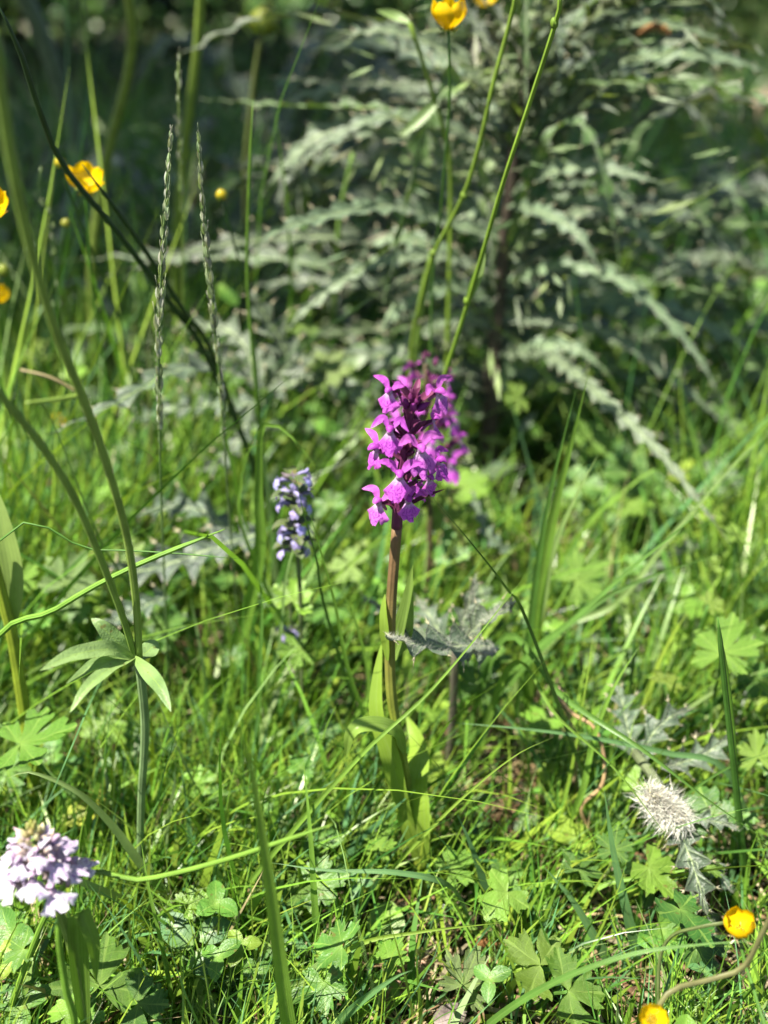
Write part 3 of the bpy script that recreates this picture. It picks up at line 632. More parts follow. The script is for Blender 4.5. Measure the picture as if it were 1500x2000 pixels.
for q in ([(150, 1790), (180, 1830), (188, 1920)],):
    mb = MB(); b = Vector(o.location); ribbon(mb, [b+Vector((0, 0, .03)), at(*q[0], .265), at(*q[1], .262), at(*q[2], .262)], lance_w(.0035), Vector((.3, -.6, .7)), 18, .3, 7, (.15, .27, .035)); mb.build('leaf', M['orchidleaf'], o, o.location)
# orchid at the left edge: stem and broad pale leaf, head outside the picture
b = Vector((at(15, 1300, .40).x, .40, 0))
o = thing('orchid_plant', 'thick yellow green orchid stalk with broad pale leaf cut by left edge', 'orchid', b)
mb = MB(); tube(mb, [b-Vector((0, 0, .01)), at(32, 1290, .40), at(8, 1180, .40), at(-25, 1050, .40)], lambda u: .0034*(1-.3*u), 20, 9, (.26, .34, .03)); mb.build('stem', M['stem'], o, b)
mb = MB(); ribbon(mb, [at(20, 1240, .402), at(22, 1130, .405), at(2, 1020, .41), at(-15, 940, .415)], lance_w(.0058), Vector((.1, -1, .3)), 24, .2, 9, (.27, .38, .10)); mb.build('leaf', M['orchidleaf'], o, b)

# ================================================================== BUGLE
BLUE = (0.54, 0.50, 0.86)
def bugle_flower(seed, col):
    r = random.Random(seed); mb = MB()
    for a, L, w_ in ((-62, .0030, .0011), (-18, .0046, .0014), (18, .0046, .0014), (62, .0030, .0011)):
        d = Vector((math.sin(math.radians(a)), -.5, -math.cos(math.radians(a)))); d.normalize()
        ribbon(mb, [Vector((0, -.001, 0)), d*L*.5+Vector((0, -.001, .0002)), d*L], blade_cap(w_) if False else (lambda u, w_=w_: w_*(.35+.65*min(1, u*1.5))*max(.15, min(1, (1-u)*4))), Vector((0, -1, .4)), 8, .1, 5, jit(col, .12))
    tube(mb, [(0, .005, -.0005), (0, .002, .0004), (0, -.001, 0)], lambda u: .0007+.0003*u, 6, 6, (.45, .42, .68))
    ribbon(mb, [Vector((0, 0, .0005)), Vector((0, -.001, .0014)), Vector((0, -.0016, .0017))], lambda u: .0008, Vector((0, -1, 1)), 5, .3, 3, (.4, .36, .7))
    return mb.mesh('flower', M['petal'])
BF = [bugle_flower(k, jit(BLUE, .15)) for k in range(4)]
def bugle(foot, top, tiers, label, sc=1.0, nper=6, seed=0):
    r = random.Random(seed); o = thing('bugle', label, 'wildflower', foot)
    mb = MB(); tube(mb, [foot-Vector((0, 0, .006)), foot.lerp(top, .55)+Vector((.002, 0, 0)), top], .0011*sc, 16, 4, (.13, .17, .07)); mb.build('stem', M['stem'], o, foot)
    for ti, (u, dens) in enumerate(tiers):
        p = foot.lerp(top, u)
        for k in range(nper):
            a = k*360/nper+ti*31+r.uniform(-12, 12); d = Matrix.Rotation(math.radians(a), 3, 'Z') @ Vector((0, -1, 0))
            if r.random() < dens:
                f = link('flower', r.choice(BF), o)
                f.matrix_local = Matrix.Translation(p-foot+d*.0065*sc+Vector((0, 0, r.uniform(-.001, .002)))) @ Matrix.Rotation(math.radians(a), 4, 'Z') @ Matrix.Rotation(r.uniform(-.25, .25), 4, 'X') @ Matrix.Scale(sc*r.uniform(.9, 1.1), 4)
            mb = MB(); tube(mb, [p, p+d*.003*sc, p+d*.0055*sc+Vector((0, 0, .0012))], lambda t: .0011*sc*math.sin(math.pi*min(.95, .25+t*.7)), 6, 5, jit((.15, .13, .14), .3)); mb.build('calyx', M['stem'], o, foot)
        for k in range(2):
            a = ti*90+k*180+20; d = Matrix.Rotation(math.radians(a), 3, 'Z') @ Vector((0, -1, 0))
            mb = MB(); ribbon(mb, [p, p+d*.006*sc+Vector((0, 0, .001)), p+d*.011*sc-Vector((0, 0, .001))], lance_w(.0032*sc), Vector((0, 0, 1)), 9, .3, 5, jit((.09, .12, .055), .2)); mb.build('bract', M['herb'], o, foot)
    return o
bt = at(572, 930, .445); bf = Vector((at(575, 1200, .45).x, .45, 0))
bugle(bf, bt, [(.79, .7), (.80, .15), (.83, .9), (.86, .6), (.92, .9), (.95, .8), (1.0, .7)], 'violet blue bugle spike left of the central orchid', 1.02, 6, 2)
bt = at(562, 1150, .47); bf = Vector((bt.x+.001, .47, 0))
bugle(bf, bt, [(.5, .3), (.75, .5), (1.0, .4)], 'small fading bugle with few violet flowers below the taller bugle', .8, 5, 5)

# ================================================================== BUTTERCUPS
YEL = (0.86, 0.60, 0.006)
def petal_cup(open_, sz):
    mb = MB(); V = []; A = []; nu, nv = 11, 10
    for i in range(nv):
        v = i/(nv-1)
        for j in range(nu):
            u = -1+2*j/(nu-1)
            rc = sz*(.18+.82*math.sin(math.pi*.5*min(1, v*1.35))*(1-.30*v**3)); zc = 1.55*sz*v
            ro = sz*(.08+.92*v); zo = sz*(.55*v**1.6)
            r_ = rc+(ro-rc)*open_; z_ = zc+(zo-zc)*open_
            ph = u*.80*(.55+.45*min(1, v*2))*(1-.35*max(0, v-.7)/.3)
            r_ += .04*sz*math.sin(u*5+v*3)*v; z_ -= .16*sz*u*u*v*v+.03*sz*math.cos(u*7)*v*v
            V.append((r_*math.sin(ph), -r_*math.cos(ph), z_)); A.append((u, v, 0))
    mb.add(V, [(i*nu+j, i*nu+j+1, (i+1)*nu+j+1, (i+1)*nu+j) for i in range(nv-1) for j in range(nu-1)], A, jit(YEL, .08)); return mb.mesh('petal', M['yellow'])
def buttercup(label, path, diam_px, axis, open_=.6, stemw=.0009, stemc=None, name='buttercup', grp='yellow buttercups in the meadow', extra_buds=(), npet=5):
    head = path[-1]; base = path[0]; o = thing(name, label, 'buttercup', base, grp)
    mb = MB(); tube(mb, path, lambda u: stemw*(1-.3*u), 26, 6, stemc or jit(G['mid'])); mb.build('stem', M['stem'], o, base)
    s = diam_px*pxm(head)/2; pm = petal_cup(open_, s); ax = Vector(axis).normalized(); q = ax.to_track_quat('Z', 'Y').to_matrix().to_4x4()
    for k in range(npet):
        p = link('petal', pm, o); p.matrix_local = Matrix.Translation(head-base) @ q @ Matrix.Rotation(k*2*math.pi/npet+.3, 4, 'Z') @ Matrix.Rotation(RND.uniform(-.1, .1), 4, 'X')
    mb = MB()
    for k in range(26):
        a = k*2.4; r_ = .28*s*math.sqrt(k/26); p0 = Vector((math.cos(a)*r_, math.sin(a)*r_, .02*s)); p1 = p0*1.35+Vector((0, 0, .32*s*(1-.3*k/26)))
        tube(mb, [p0, p1], lambda u: s*(.03+.03*u), 3, 4, (.62, .42, .02))
    c = mb.build('stamens', M['yellow'], o); c.matrix_local = Matrix.Translation(head-base) @ q
    mb = MB()
    for k in range(5):
        a = k*2*math.pi/5; d = Vector((math.cos(a), math.sin(a), 0)); ribbon(mb, [d*.05*s, d*.4*s+Vector((0, 0, -.06*s)), d*.62*s+Vector((0, 0, .08*s))], lance_w(.16*s), Vector((0, 0, 1)), 6, .3, 3, (.25, .3, .06))
    c = mb.build('sepals', M['herb'], o); c.matrix_local = Matrix.Translation(head-base) @ q
    return o
def bud_stalk(label, path, r_px, col=(.42, .40, .03), w=.0008, stemc=None):
    head = path[-1]; base = path[0]; o = thing('flower_bud', label, 'bud', base, 'buds on thin stalks')
    mb = MB(); tube(mb, path, lambda u: w*(1-.2*u), 24, 6, stemc or jit(G['deep'])); mb.build('stem', M['stem'], o, base)
    r = r_px*pxm(head); d = (path[-1]-path[-2]).normalized()
    mb = MB(); tube(mb, [head-d*r*.8, head, head+d*r], lambda u: r*math.sin(math.pi*min(.93, .12+u*.82))**.7, 10, 9, col); mb.build('bud', M['herb' if r_px > 20 else 'yellow'], o, base)
    mb = MB()
    for k in range(5):
        a = k*1.2566; s1 = d.orthogonal().normalized(); s2 = d.cross(s1); e = s1*math.cos(a)+s2*math.sin(a)
        ribbon(mb, [head-d*r*.9, head-d*r*.3+e*r*.95, head+d*r*.5+e*r*.8], lance_w(r*.45), e, 6, .2, 3, (.2, .27, .05))
    mb.build('sepals', M['herb'], o, base)
    return o
def gpath(pts, foot=None):
    q = [at(a, b, y) for a, b, y in pts]; f = foot or (pts[0][0], pts[0][2]+.0)
    return [Vector((q[0].x+(.004 if foot is None else 0), q[0].y+.003, -.004))]+q
buttercup('open yellow buttercup high at the top edge of the picture', gpath([(842, 620, .60), (862, 400, .57), (878, 200, .55), (876, 58, .54)]), 76, (0.05, -.12, .95), .15, .0010)
buttercup('yellow buttercup crossed by dark grass blades at upper left', gpath([(200, 690, .60), (178, 540, .57), (172, 440, .56), (166, 372, .55)]), 78, (0.25, -.35, .85), .45, .0009)
buttercup('yellow buttercup cut off by the left edge', gpath([(-10, 700, .55), (-6, 520, .52), (-14, 412, .50)]), 80, (0.2, -.6, .6), .5, .0009)
buttercup('small closed yellow buttercup low on the left edge', gpath([(22, 760, .66), (10, 660, .64), (2, 590, .62)]), 40, (0, -.2, 1), .05, .0008)
buttercup('blurred orange yellow cup shaped buttercup at lower right', gpath([(1500, 2060, .24), (1480, 1960, .25), (1455, 1880, .26), (1442, 1822, .265)]), 62, (-.1, -.1, .95), .0, .0009)
buttercup('yellow buttercup at the bottom edge right of centre', gpath([(1290, 2100, .22), (1282, 2040, .23), (1272, 1992, .235)]), 62, (0, -.5, .8), .5, .0009)
buttercup('small blurred yellow flower beside the top buttercup', gpath([(985, 300, .86), (960, 120, .85), (940, 6, .84)]), 52, (.2, -.6, .6), .5, .0009)
buttercup('tiny faded yellow flower in grass at left below the bent leaf', gpath([(118, 900, .70), (117, 850, .69), (117, 824, .69)]), 26, (0, -.6, .6), .1, .0008)
bud_stalk('round yellow bud beside the upper left buttercup', gpath([(250, 700, .62), (190, 520, .58), (140, 390, .56), (117, 318, .555)]), 11, (.5, .42, .02))
bud_stalk('yellow bud on dark thin stalk right of the two grass heads', gpath([(500, 700, .62), (476, 550, .60), (450, 450, .585), (432, 381, .58)]), 11, (.52, .42, .02), stemc=G['deep'])
bud_stalk('pair of small greenish buds below the upper left buttercup', gpath([(112, 640, .64), (116, 520, .62), (128, 436, .61)]), 9, (.35, .36, .05))
bud_stalk('large yellowish green bud far back at the top left', gpath([(480, 430, .84), (492, 200, .83), (515, 42, .82)]), 28, (.36, .40, .05), .0026, G['olive'])
bud_stalk('green bud at the left edge between the two yellow flowers', gpath([(30, 720, .66), (14, 600, .63), (6, 528, .62)]), 12, (.3, .36, .05))

# ================================================================== THISTLE (tall plant behind)
def leafy(o, base, P, wpx, nrm, lobes, seed, col=None, mat='thistle', wavy=.5, fold=.25, hair=0, spine=.3, cutw=.2):
    mb = MB(); mid = P[len(P)//2]; pts = []
    thistle_leaf_mb(mb, P, wpx*pxm(mid)/2 if wpx > 1 else wpx, Vector(nrm), lobes, col or jit(GREY, .15), seed, spine, fold, wavy, pts, cutw)
    lf = mb.build('leaf', M[mat], o, base)
    if hair:
        hb = MB(); hairs(hb, pts, hair, .0026, .000045, (.50, .51, .42), random.Random(seed)); h = hb.build('hair', M['hair'], lf, base); h.location = (0, 0, 0); h['kind'] = 'stuff'
    return lf
tb = Vector((.0815, .745, 0)); tt = at(1030, 40, .735)
th = thing('tall_thistle', 'tall bushy grey green thistle with arching spiny leaves behind the orchid', 'thistle', tb)
mb = MB(); SP = [tb-Vector((0, 0, .01)), at(955, 860, .742), at(968, 640, .742), at(990, 420, .738), at(1012, 220, .735), tt]
tube(mb, SP, lambda u: .0075*(1-.55*u), 30, 10, (.085, .065, .05)); mb.build('stem', M['stem'], th, tb)
SPc = spline(SP, 60)
ARC = [([(1010, 420, .74), (1100, 390, .72), (1220, 430, .70), (1340, 540, .69)], 50, 10),
       ([(990, 560, .74), (1100, 520, .71), (1230, 560, .69), (1350, 680, .67), (1420, 800, .66)], 48, 12),
       ([(960, 640, .74), (880, 620, .70), (780, 680, .67), (700, 780, .65)], 46, 10),
       ([(965, 540, .74), (860, 500, .70), (720, 520, .67), (600, 600, .65), (520, 700, .64)], 50, 12),
       ([(985, 330, .75), (880, 250, .73), (740, 230, .71), (620, 290, .70), (560, 360, .69)], 52, 11),
       ([(1000, 230, .75), (900, 120, .74), (760, 60, .73), (640, 80, .73)], 54, 10),
       ([(1020, 140, .75), (1150, 60, .75), (1300, 50, .76), (1450, 90, .77)], 50, 10),
       ([(1000, 610, .75), (1150, 640, .72), (1290, 720, .70), (1450, 860, .69)], 46, 12),
       ([(905, 470, .73), (850, 425, .72), (760, 402, .69), (640, 420, .65), (540, 452, .62), (462, 515, .60)], 66, 10),
       ([(1000, 375, .73), (1080, 335, .71), (1180, 330, .69), (1310, 362, .68)], 62, 8),
       ([(1010, 260, .75), (1100, 165, .76), (1250, 112, .77), (1400, 112, .78), (1530, 150, .80)], 74, 10),
       ([(1000, 500, .76), (1140, 410, .80), (1300, 410, .84), (1420, 480, .86), (1520, 560, .88)], 80, 9),
       ([(1000, 520, .75), (1110, 465, .77), (1220, 475, .78), (1330, 520, .79), (1500, 570, .80)], 70, 9),
       ([(985, 660, .76), (1130, 595, .78), (1280, 600, .78), (1400, 645, .78), (1520, 710, .78)], 70, 9),
       ([(960, 690, .74), (1080, 700, .68), (1190, 790, .60), (1290, 885, .555), (1380, 1000, .52), (1436, 1075, .505)], 50, 15),
       ([(980, 250, .76), (860, 130, .82), (740, 85, .86), (600, 100, .90)], 76, 8),
       ([(970, 300, .76), (840, 200, .80), (720, 165, .82), (620, 180, .84), (520, 210, .86)], 70, 9),
       ([(960, 380, .74), (800, 270, .74), (650, 255, .74), (570, 310, .74), (495, 400, .74)], 78, 9),
       ([(985, 300, .75), (905, 200, .77), (860, 110, .79), (835, 20, .8)], 60, 7),
       ([(950, 560, .74), (840, 480, .74), (740, 470, .74), (640, 560, .74)], 64, 8),
       ([(950, 600, .73), (880, 560, .71), (800, 590, .69), (730, 660, .68)], 56, 7),
       ([(1005, 200, .74), (1100, 90, .74), (1200, 40, .74), (1330, 30, .75)], 56, 8),
       ([(1000, 420, .72), (1070, 420, .69), (1130, 460, .67), (1180, 540, .66)], 52, 7),
       ([(940, 780, .74), (1020, 690, .72), (1120, 680, .70), (1200, 740, .69)], 60, 7),
       ([(1010, 160, .76), (1180, 130, .85), (1350, 210, .92), (1440, 330, .95)], 66, 8),
       ([(970, 480, .76), (860, 360, .82), (700, 330, .86), (560, 400, .88)], 80, 9),
       ([(960, 620, .77), (840, 560, .84), (680, 560, .9), (560, 640, .92)], 80, 9),
       ([(960, 820, .76), (860, 720, .78), (720, 690, .8), (580, 740, .82)], 70, 8),
       ([(1000, 560, .78), (1150, 560, .86), (1300, 700, .9), (1420, 800, .92)], 80, 9),
       ([(1000, 700, .77), (1140, 750, .8), (1260, 800, .82), (1400, 860, .84)], 60, 8)]
for i, (pts, wp, lb) in enumerate(ARC):
    P = [at(a, b, y) for a, b, y in pts]; s = min(SPc, key=lambda q: (q-P[0]).length); P = [s]+P[1:] if (s-P[0]).length < .06 else [s]+P
    leafy(th, tb, P, wp*.95, (ru(-.25, .25), -.75, .65), lb+2, 100+i, jit((.145, .21, .125), .15), wavy=.6, cutw=.36, spine=.55)
rr = random.Random(5)
for k in range(56):
    u = rr.uniform(.26, 1)**.85; s = SPc[min(59, int(u*59))]; a = rr.uniform(0, 6.283)
    L = (.28-.12*u)*rr.uniform(.5, 1.25); d = Vector((math.cos(a)*1.15, math.sin(a)*.6+.2, 0)); up = rr.uniform(.0, .55)
    side_ = Vector((-d.y, d.x, 0))*L*rr.uniform(-.25, .25)
    P = [s, s+d*L*.35+Vector((0, 0, L*up)), s+d*L*.7+side_*.4+Vector((0, 0, L*(up*1.1))), s+d*L+side_+Vector((0, 0, L*(up-rr.uniform(-.05, .4))))]
    leafy(th, tb, P, L*rr.uniform(.035, .06), (rr.uniform(-.8, .8), rr.uniform(-.9, .1), .8), rr.randint(9, 14), 300+k, jit((.065, .098, .058), .3) if k % 3 else jit((.07, .13, .035), .25), wavy=.9)
mb = MB()                                                   # tangle of small leaves, twigs and dry bits inside the plant
for k in range(600):
    u = rr.uniform(.45, 1.03); s = SPc[min(59, int(u*59))]; R_ = .13*(1.05-.3*u)*rr.random()**.8; a = rr.uniform(0, 6.283)
    p = s+Vector((math.cos(a)*R_*1.25, math.sin(a)*R_, rr.uniform(-.03, .035))); d = Vector((math.cos(a)+rr.uniform(-.8, .8), math.sin(a)+rr.uniform(-.8, .8), rr.uniform(-.6, .7))).normalized()
    nr = Vector((rr.uniform(-1, 1), rr.uniform(-1, .2), rr.uniform(.1, 1))).normalized(); L = rr.uniform(.008, .028)
    q = nr.cross(d); q = q.normalized()*L*rr.uniform(.03, .10) if q.length > 1e-4 else Vector((L*.1, 0, 0))
    c_ = rr.choice((GREY, GREY, (.10, .17, .06), (.16, .22, .06), (.10, .075, .06), (.05, .08, .03)))
    mb.add([p, p+d*L*.45+q, p+d*L, p+d*L*.45-q], [(0, 1, 2, 3)], [(0, 0, 0), (.6, .5, .3), (0, 1, .5), (-.6, .5, .3)], jit(c_, .3))
x_ = mb.build('leaflets', M['thistle'], th, tb); x_['kind'] = 'stuff'
for k in range(16):                                         # small heads and branchlets at the top
    s = SPc[rr.randint(44, 59)]; e = s+Vector((rr.uniform(-.05, .075), rr.uniform(-.03, .04), rr.uniform(.0, .05)))
    mb = MB(); tube(mb, [s, s.lerp(e, .6)+Vector((0, 0, -.004)), e], .0012, 8, 5, (.12, .15, .07)); br = mb.build('branch', M['stem'], th, tb)
    mb = MB(); r_ = rr.uniform(.003, .0055)
    tube(mb, [e-Vector((0, 0, r_)), e, e+Vector((0, 0, r_*1.2))], lambda u: r_*math.sin(math.pi*min(.93, .12+u*.82)), 8, 8, (.13, .15, .08))
    for j in range(26):
        d = Vector((rr.uniform(-1, 1), rr.uniform(-1, 1), rr.uniform(-.6, 1))).normalized(); q = d.orthogonal().normalized()*.0004
        mb.add([e+d*r_*.8-q, e+d*r_*.8+q, e+d*r_*1.9], [(0, 1, 2)], None, (.30, .28, .18))
    for j in range(18 if k % 3 == 0 else 0):
        d = Vector((rr.uniform(-.5, .5), rr.uniform(-.5, .5), 1)).normalized(); q = d.orthogonal().normalized()*.0005
        mb.add([e+d*r_*.9-q, e+d*r_*.9+q, e+d*r_*2.4], [(0, 1, 2)], None, (.42, .22, .36))
    mb.build('flower_head', M['thistle'], th, tb)
    for j in range(3):
        p = s.lerp(e, rr.uniform(.2, .9)); d = Vector((rr.uniform(-1, 1), rr.uniform(-1, .6), rr.uniform(0, .7))).normalized(); L = rr.uniform(.02, .04)
        leafy(th, tb, [p, p+d*L*.5+Vector((0, 0, L*.2)), p+d*L], L*.14, (0, -.4, 1), 4, 700+k*3+j, jit((.11, .16, .06), .2))

def herb_plant(label, x, y, h, nl, seed, wide=1.0, greens=.3):
    r = random.Random(seed); b = Vector((x, y, 0)); o = thing('grey_thistle', label, 'thistle', b, 'blurred thistles in the background')
    for j in range(2):
        top = b+Vector((r.uniform(-.04, .04), r.uniform(-.02, .03), h*r.uniform(.8, 1))); sp = [b-Vector((0, 0, .01)), b.lerp(top, .5)+Vector((r.uniform(-.01, .01), 0, 0)), top]
        mb = MB(); tube(mb, sp, lambda u: .0045*(1-.6*u), 12, 7, (.10, .09, .06)); mb.build('stem', M['stem'], o, b); sc = spline(sp, 30)
        for k in range(nl//2):
            s = sc[r.randint(5, 29)]; a = r.uniform(0, 6.283); L = r.uniform(.07, .19)*wide; d = Vector((math.cos(a), math.sin(a)*.7-.1, 0)); up = r.uniform(.05, .6)
            P = [s, s+d*L*.35+Vector((0, 0, L*up)), s+d*L*.7+Vector((0, 0, L*up*1.05)), s+d*L+Vector((0, 0, L*(up-r.uniform(0, .4))))]
            leafy(o, b, P, L*r.uniform(.05, .10), (r.uniform(-.7, .7), r.uniform(-.9, 0), .8), r.randint(6, 10), seed*50+k+j*25, jit((.09, .17, .04), .3) if r.random() < greens else jit(tuple(.72*a_ for a_ in GREY), .3), wavy=.9)
        mb = MB()
        for k in range(70):
            s = sc[r.randint(3, 29)]; p = s+Vector((r.gauss(0, .075*wide), r.gauss(0, .05), r.uniform(-.03, .02))); d = Vector((r.uniform(-1, 1), r.uniform(-1, 1), r.uniform(-.5, .8))).normalized()
            nr = Vector((r.uniform(-1, 1), -.5, r.uniform(0, 1))).normalized(); L = r.uniform(.012, .04); q = nr.cross(d); q = q.normalized()*L*r.uniform(.08, .2) if q.length > 1e-4 else Vector((L*.1, 0, 0))
            mb.add([p, p+d*L*.45+q, p+d*L, p+d*L*.45-q], [(0, 1, 2, 3)], [(0, 0, 0), (.6, .5, .3), (0, 1, .5), (-.6, .5, .3)], jit(r.choice((GREY, GREY, (.10, .18, .05), (.14, .22, .05), (.06, .10, .03))), .3))
        x_ = mb.build('leaflets', M['thistle'], o, b); x_['kind'] = 'stuff'
for q_ in (('blurred grey thistle just left of the tall bushy one', -.06, .92, .28, 34, 1), ('blurred thistle behind the two grass heads at left', -.22, 1.05, .25, 34, 2), ('low blurred thistle behind the upper left buttercup', -.40, 1.15, .20, 30, 3),
           ('blurred thistle far behind left of the tall bushy one', -.12, 1.35, .31, 36, 4, 1.3), ('blurred greyish thistle behind the right side of the tall one', .30, 1.10, .20, 30, 5, 1.2, .5), ('low blurred thistle at the right edge', .44, 1.02, .15, 30, 6, 1.2, .5),
           ('blurred thistle at the far left edge', -.58, 1.40, .20, 28, 7, 1.3), ('low grey thistle between bugle and tall thistle', -.02, .72, .11, 26, 8, .75), ('dim thistle clump left of the bugle', -.17, .80, .13, 26, 9, .8, .5),
           ('low grey thistle in the right middle under the arching leaves', .22, .80, .12, 28, 10, .9, .5)):
    herb_plant(*q_)

# thistle rosettes near the orchid and at the sides
def rosette(label, foot, leaves, hair=0, col=GREY, spine=.34, ys=1.0):
    o = thing('thistle_rosette', label, 'thistle', foot, 'low thistle rosettes')
    for i, (pts, wp, lb, nr) in enumerate(leaves):
        P = [at(a, b, y*ys) for a, b, y in pts]
        leafy(o, foot, P, wp, nr, lb, int(foot.x*9999)+i*17, jit(col, .15), wavy=.55, hair=hair, spine=spine)
    return o
f = Vector((at(880, 1300, .43).x, .435, 0))
DKG = (.09, .13, .085)
rs = rosette('dark hairy spiny thistle leaves just right of the orchid stem', f, [
    ([(965, 1262, .405), (905, 1262, .39), (850, 1262, .378), (800, 1256, .366), (752, 1243, .352)], 92, 5, (0, -.45, .9)),
    ([(890, 1270, .41), (930, 1225, .41), (970, 1200, .40), (1012, 1172, .395)], 84, 4, (.2, -.5, .8)),
    ([(880, 1280, .43), (850, 1220, .44), (830, 1190, .45), (815, 1170, .46)], 80, 4, (-.1, -.6, .6)),
    ([(900, 1265, .43), (905, 1215, .44), (915, 1180, .445), (930, 1120, .45)], 60, 4, (.2, -.6, .5)),
    ([(850, 1260, .44), (800, 1215, .45), (760, 1195, .455), (705, 1165, .46)], 50, 5, (0, -.5, .8)),
    ([(900, 1275, .40), (930, 1275, .395), (955, 1280, .39), (975, 1268, .385)], 60, 3, (.1, -.3, .9))], 700, DKG, .5)
mb = MB(); tube(mb, [f-Vector((0, 0, .01)), f+Vector((.002, -.004, .05)), at(890, 1268, .425)], .0022, 10, 7, (.12, .11, .08)); mb.build('stem', M['stem'], rs, f)
f = Vector((at(1330, 1650, .37).x, .37, 0))
rs = rosette('dark thistle with withered stalk leaning at right below the fluffy head', f, [
    ([(1310, 1560, .41), (1335, 1640, .39), (1360, 1710, .375), (1385, 1800, .36)], 84, 5, (-.3, -.6, .8)),
    ([(1330, 1600, .41), (1370, 1600, .41), (1420, 1610, .405), (1445, 1625, .40)], 44, 4, (0, -.5, .9)),
    ([(1345, 1670, .40), (1390, 1690, .395), (1430, 1745, .385)], 50, 3, (.3, -.5, .8)),
    ([(1290, 1500, .44), (1330, 1490, .45), (1380, 1470, .455), (1440, 1430, .46)], 90, 5, (0, -.6, .7)),
    ([(1240, 1480, .46), (1225, 1420, .47), (1215, 1370, .48), (1200, 1330, .49)], 80, 5, (0, -.7, .6)),
    ([(1250, 1490, .45), (1270, 1440, .455), (1310, 1400, .46), (1350, 1385, .47)], 70, 4, (0, -.6, .7)),
    ([(1350, 1740, .40), (1390, 1800, .39), (1400, 1880, .38)], 44, 4, (-.2, -.6, .8))], 260, DKG, .45, .87)
mb = MB(); tube(mb, [f-Vector((0, 0, .01)), at(1335, 1640, .352), at(1290, 1540, .365), at(1240, 1470, .391)], .0024, 16, 8, (.16, .19, .10)); st = mb.build('stem', M['stem'], rs, f)
f = Vector((at(480, 800, .65).x, .65, 0))
rosette('grey thistle leaves drooping at left with brown nibbled edges', f, [
    ([(520, 760, .80), (440, 725, .76), (350, 722, .71), (270, 762, .68), (190, 805, .66), (90, 850, .64)], 74, 9, (0, -.5, .9)),
    ([(500, 790, .80), (420, 790, .80), (330, 800, .80), (240, 830, .80)], 80, 7, (0, -.6, .7)),
    ([(500, 760, .80), (480, 680, .82), (430, 640, .84), (330, 640, .86)], 90, 7, (0, -.6, .7)),
    ([(520, 760, .80), (560, 700, .80), (520, 620, .80), (480, 560, .80)], 90, 6, (0, -.8, .4)),
    ([(520, 770, .82), (600, 740, .82), (680, 760, .82), (740, 800, .82)], 80, 6, (0, -.6, .7)),
    ([(490, 790, .78), (470, 850, .77), (430, 900, .76), (370, 930, .75)], 70, 6, (0, -.6, .7))], 0, (.085, .125, .08), .4, .80)
f = Vector((at(430, 1060, .53).x, .53, 0))
rosette('broad dusty grey thistle leaf lying in shade left of the bugle', f, [
    ([(520, 1040, .60), (440, 1062, .59), (350, 1095, .58), (270, 1115, .57), (200, 1100, .56)], 110, 6, (0, -.6, .8)),
    ([(330, 1165, .55), (290, 1180, .54), (240, 1205, .53), (190, 1225, .52)], 70, 5, (0, -.5, .8)),
    ([(450, 1040, .62), (400, 1000, .63), (330, 990, .64), (260, 1010, .65)], 80, 5, (0, -.6, .7))], 120, (.08, .115, .08), .4, .86)
f = Vector((at(1230, 1180, .62).x, .62, 0))
rosette('blurred grey thistle leaves between the right hand grass tuft and the bright lobed leaf', f, [
    ([(1230, 1180, .62), (1260, 1120, .63), (1310, 1080, .65), (1390, 1060, .67)], 70, 6, (0, -.6, .7)),
    ([(1230, 1200, .60), (1290, 1190, .60), (1350, 1210, .60), (1400, 1250, .60)], 60, 5, (0, -.5, .8)),
    ([(1220, 1200, .60), (1170, 1260, .58), (1150, 1330, .56), (1180, 1400, .55)], 60, 5, (0, -.6, .8)),
    ([(1000, 1080, .60), (960, 1050, .60), (935, 1000, .61), (920, 950, .62)], 36, 6, (0, -.8, .4))], 0, ys=.9)
f = Vector((at(1480, 900, .75).x, .76, 0))
rosette('pale grey thistle leaves at the right edge behind the crossing grass', f, [
    ([(1480, 900, .76), (1430, 820, .77), (1360, 790, .78), (1250, 800, .8)], 70, 7, (0, -.6, .7)),
    ([(1490, 900, .76), (1400, 880, .74), (1330, 860, .72), (1270, 850, .71)], 60, 6, (0, -.5, .8)),
    ([(1480, 920, .75), (1420, 950, .73), (1380, 1000, .71), (1350, 1060, .70)], 60, 6, (0, -.5, .8)),
    ([(1480, 900, .78), (1500, 800, .8), (1470, 720, .82), (1400, 690, .84)], 70, 6, (0, -.6, .7))], 0)

# withered fluffy head on that stalk
hc = at(1292, 1572, .348)
o = thing('withered_thistle_head', 'cream coloured fluffy withered flower head lying in grass at lower right', 'seed head', hc-Vector((0, 0, .008)))
b = Vector(o.location); rr = random.Random(9)
u1 = (at(1340, 1612, .342)-at(1245, 1530, .354)); u1.normalize()
mb = MB(); tube(mb, [hc-u1*.0085, hc, hc+u1*.0085], lambda u: .0048*math.sin(math.pi*min(.95, .1+u*.82)), 12, 10, (.50, .46, .36)); core = mb.build('core', M['dead'], o, b)
mb = MB()
for k in range(4200):
    c0 = hc+u1*rr.triangular(-.009, .0095, .003); d = Vector((rr.uniform(-1, 1), rr.uniform(-1.1, .4), rr.uniform(-.5, 1))).normalized()
    d = (d+u1*rr.uniform(-.2, .7)).normalized(); e = d.cross(FWD).normalized()*.00005; p = c0+d*.0035; L = rr.uniform(.0018, .0062)
    bn = Vector((rr.uniform(-1, 1), rr.uniform(-1, 1), rr.uniform(-1, 1)))*L*.9
    mb.add([p-e, p+e, p+d*L*.6+e+bn*.15, p+d*L*.6-e+bn*.3, p+d*L+bn], [(0, 1, 2, 3), (3, 2, 4)], None, jit((.82, .80, .70), .1))
ob = mb.build('fluff', M['hair'], o, b); ob['kind'] = 'stuff'
mb = MB()
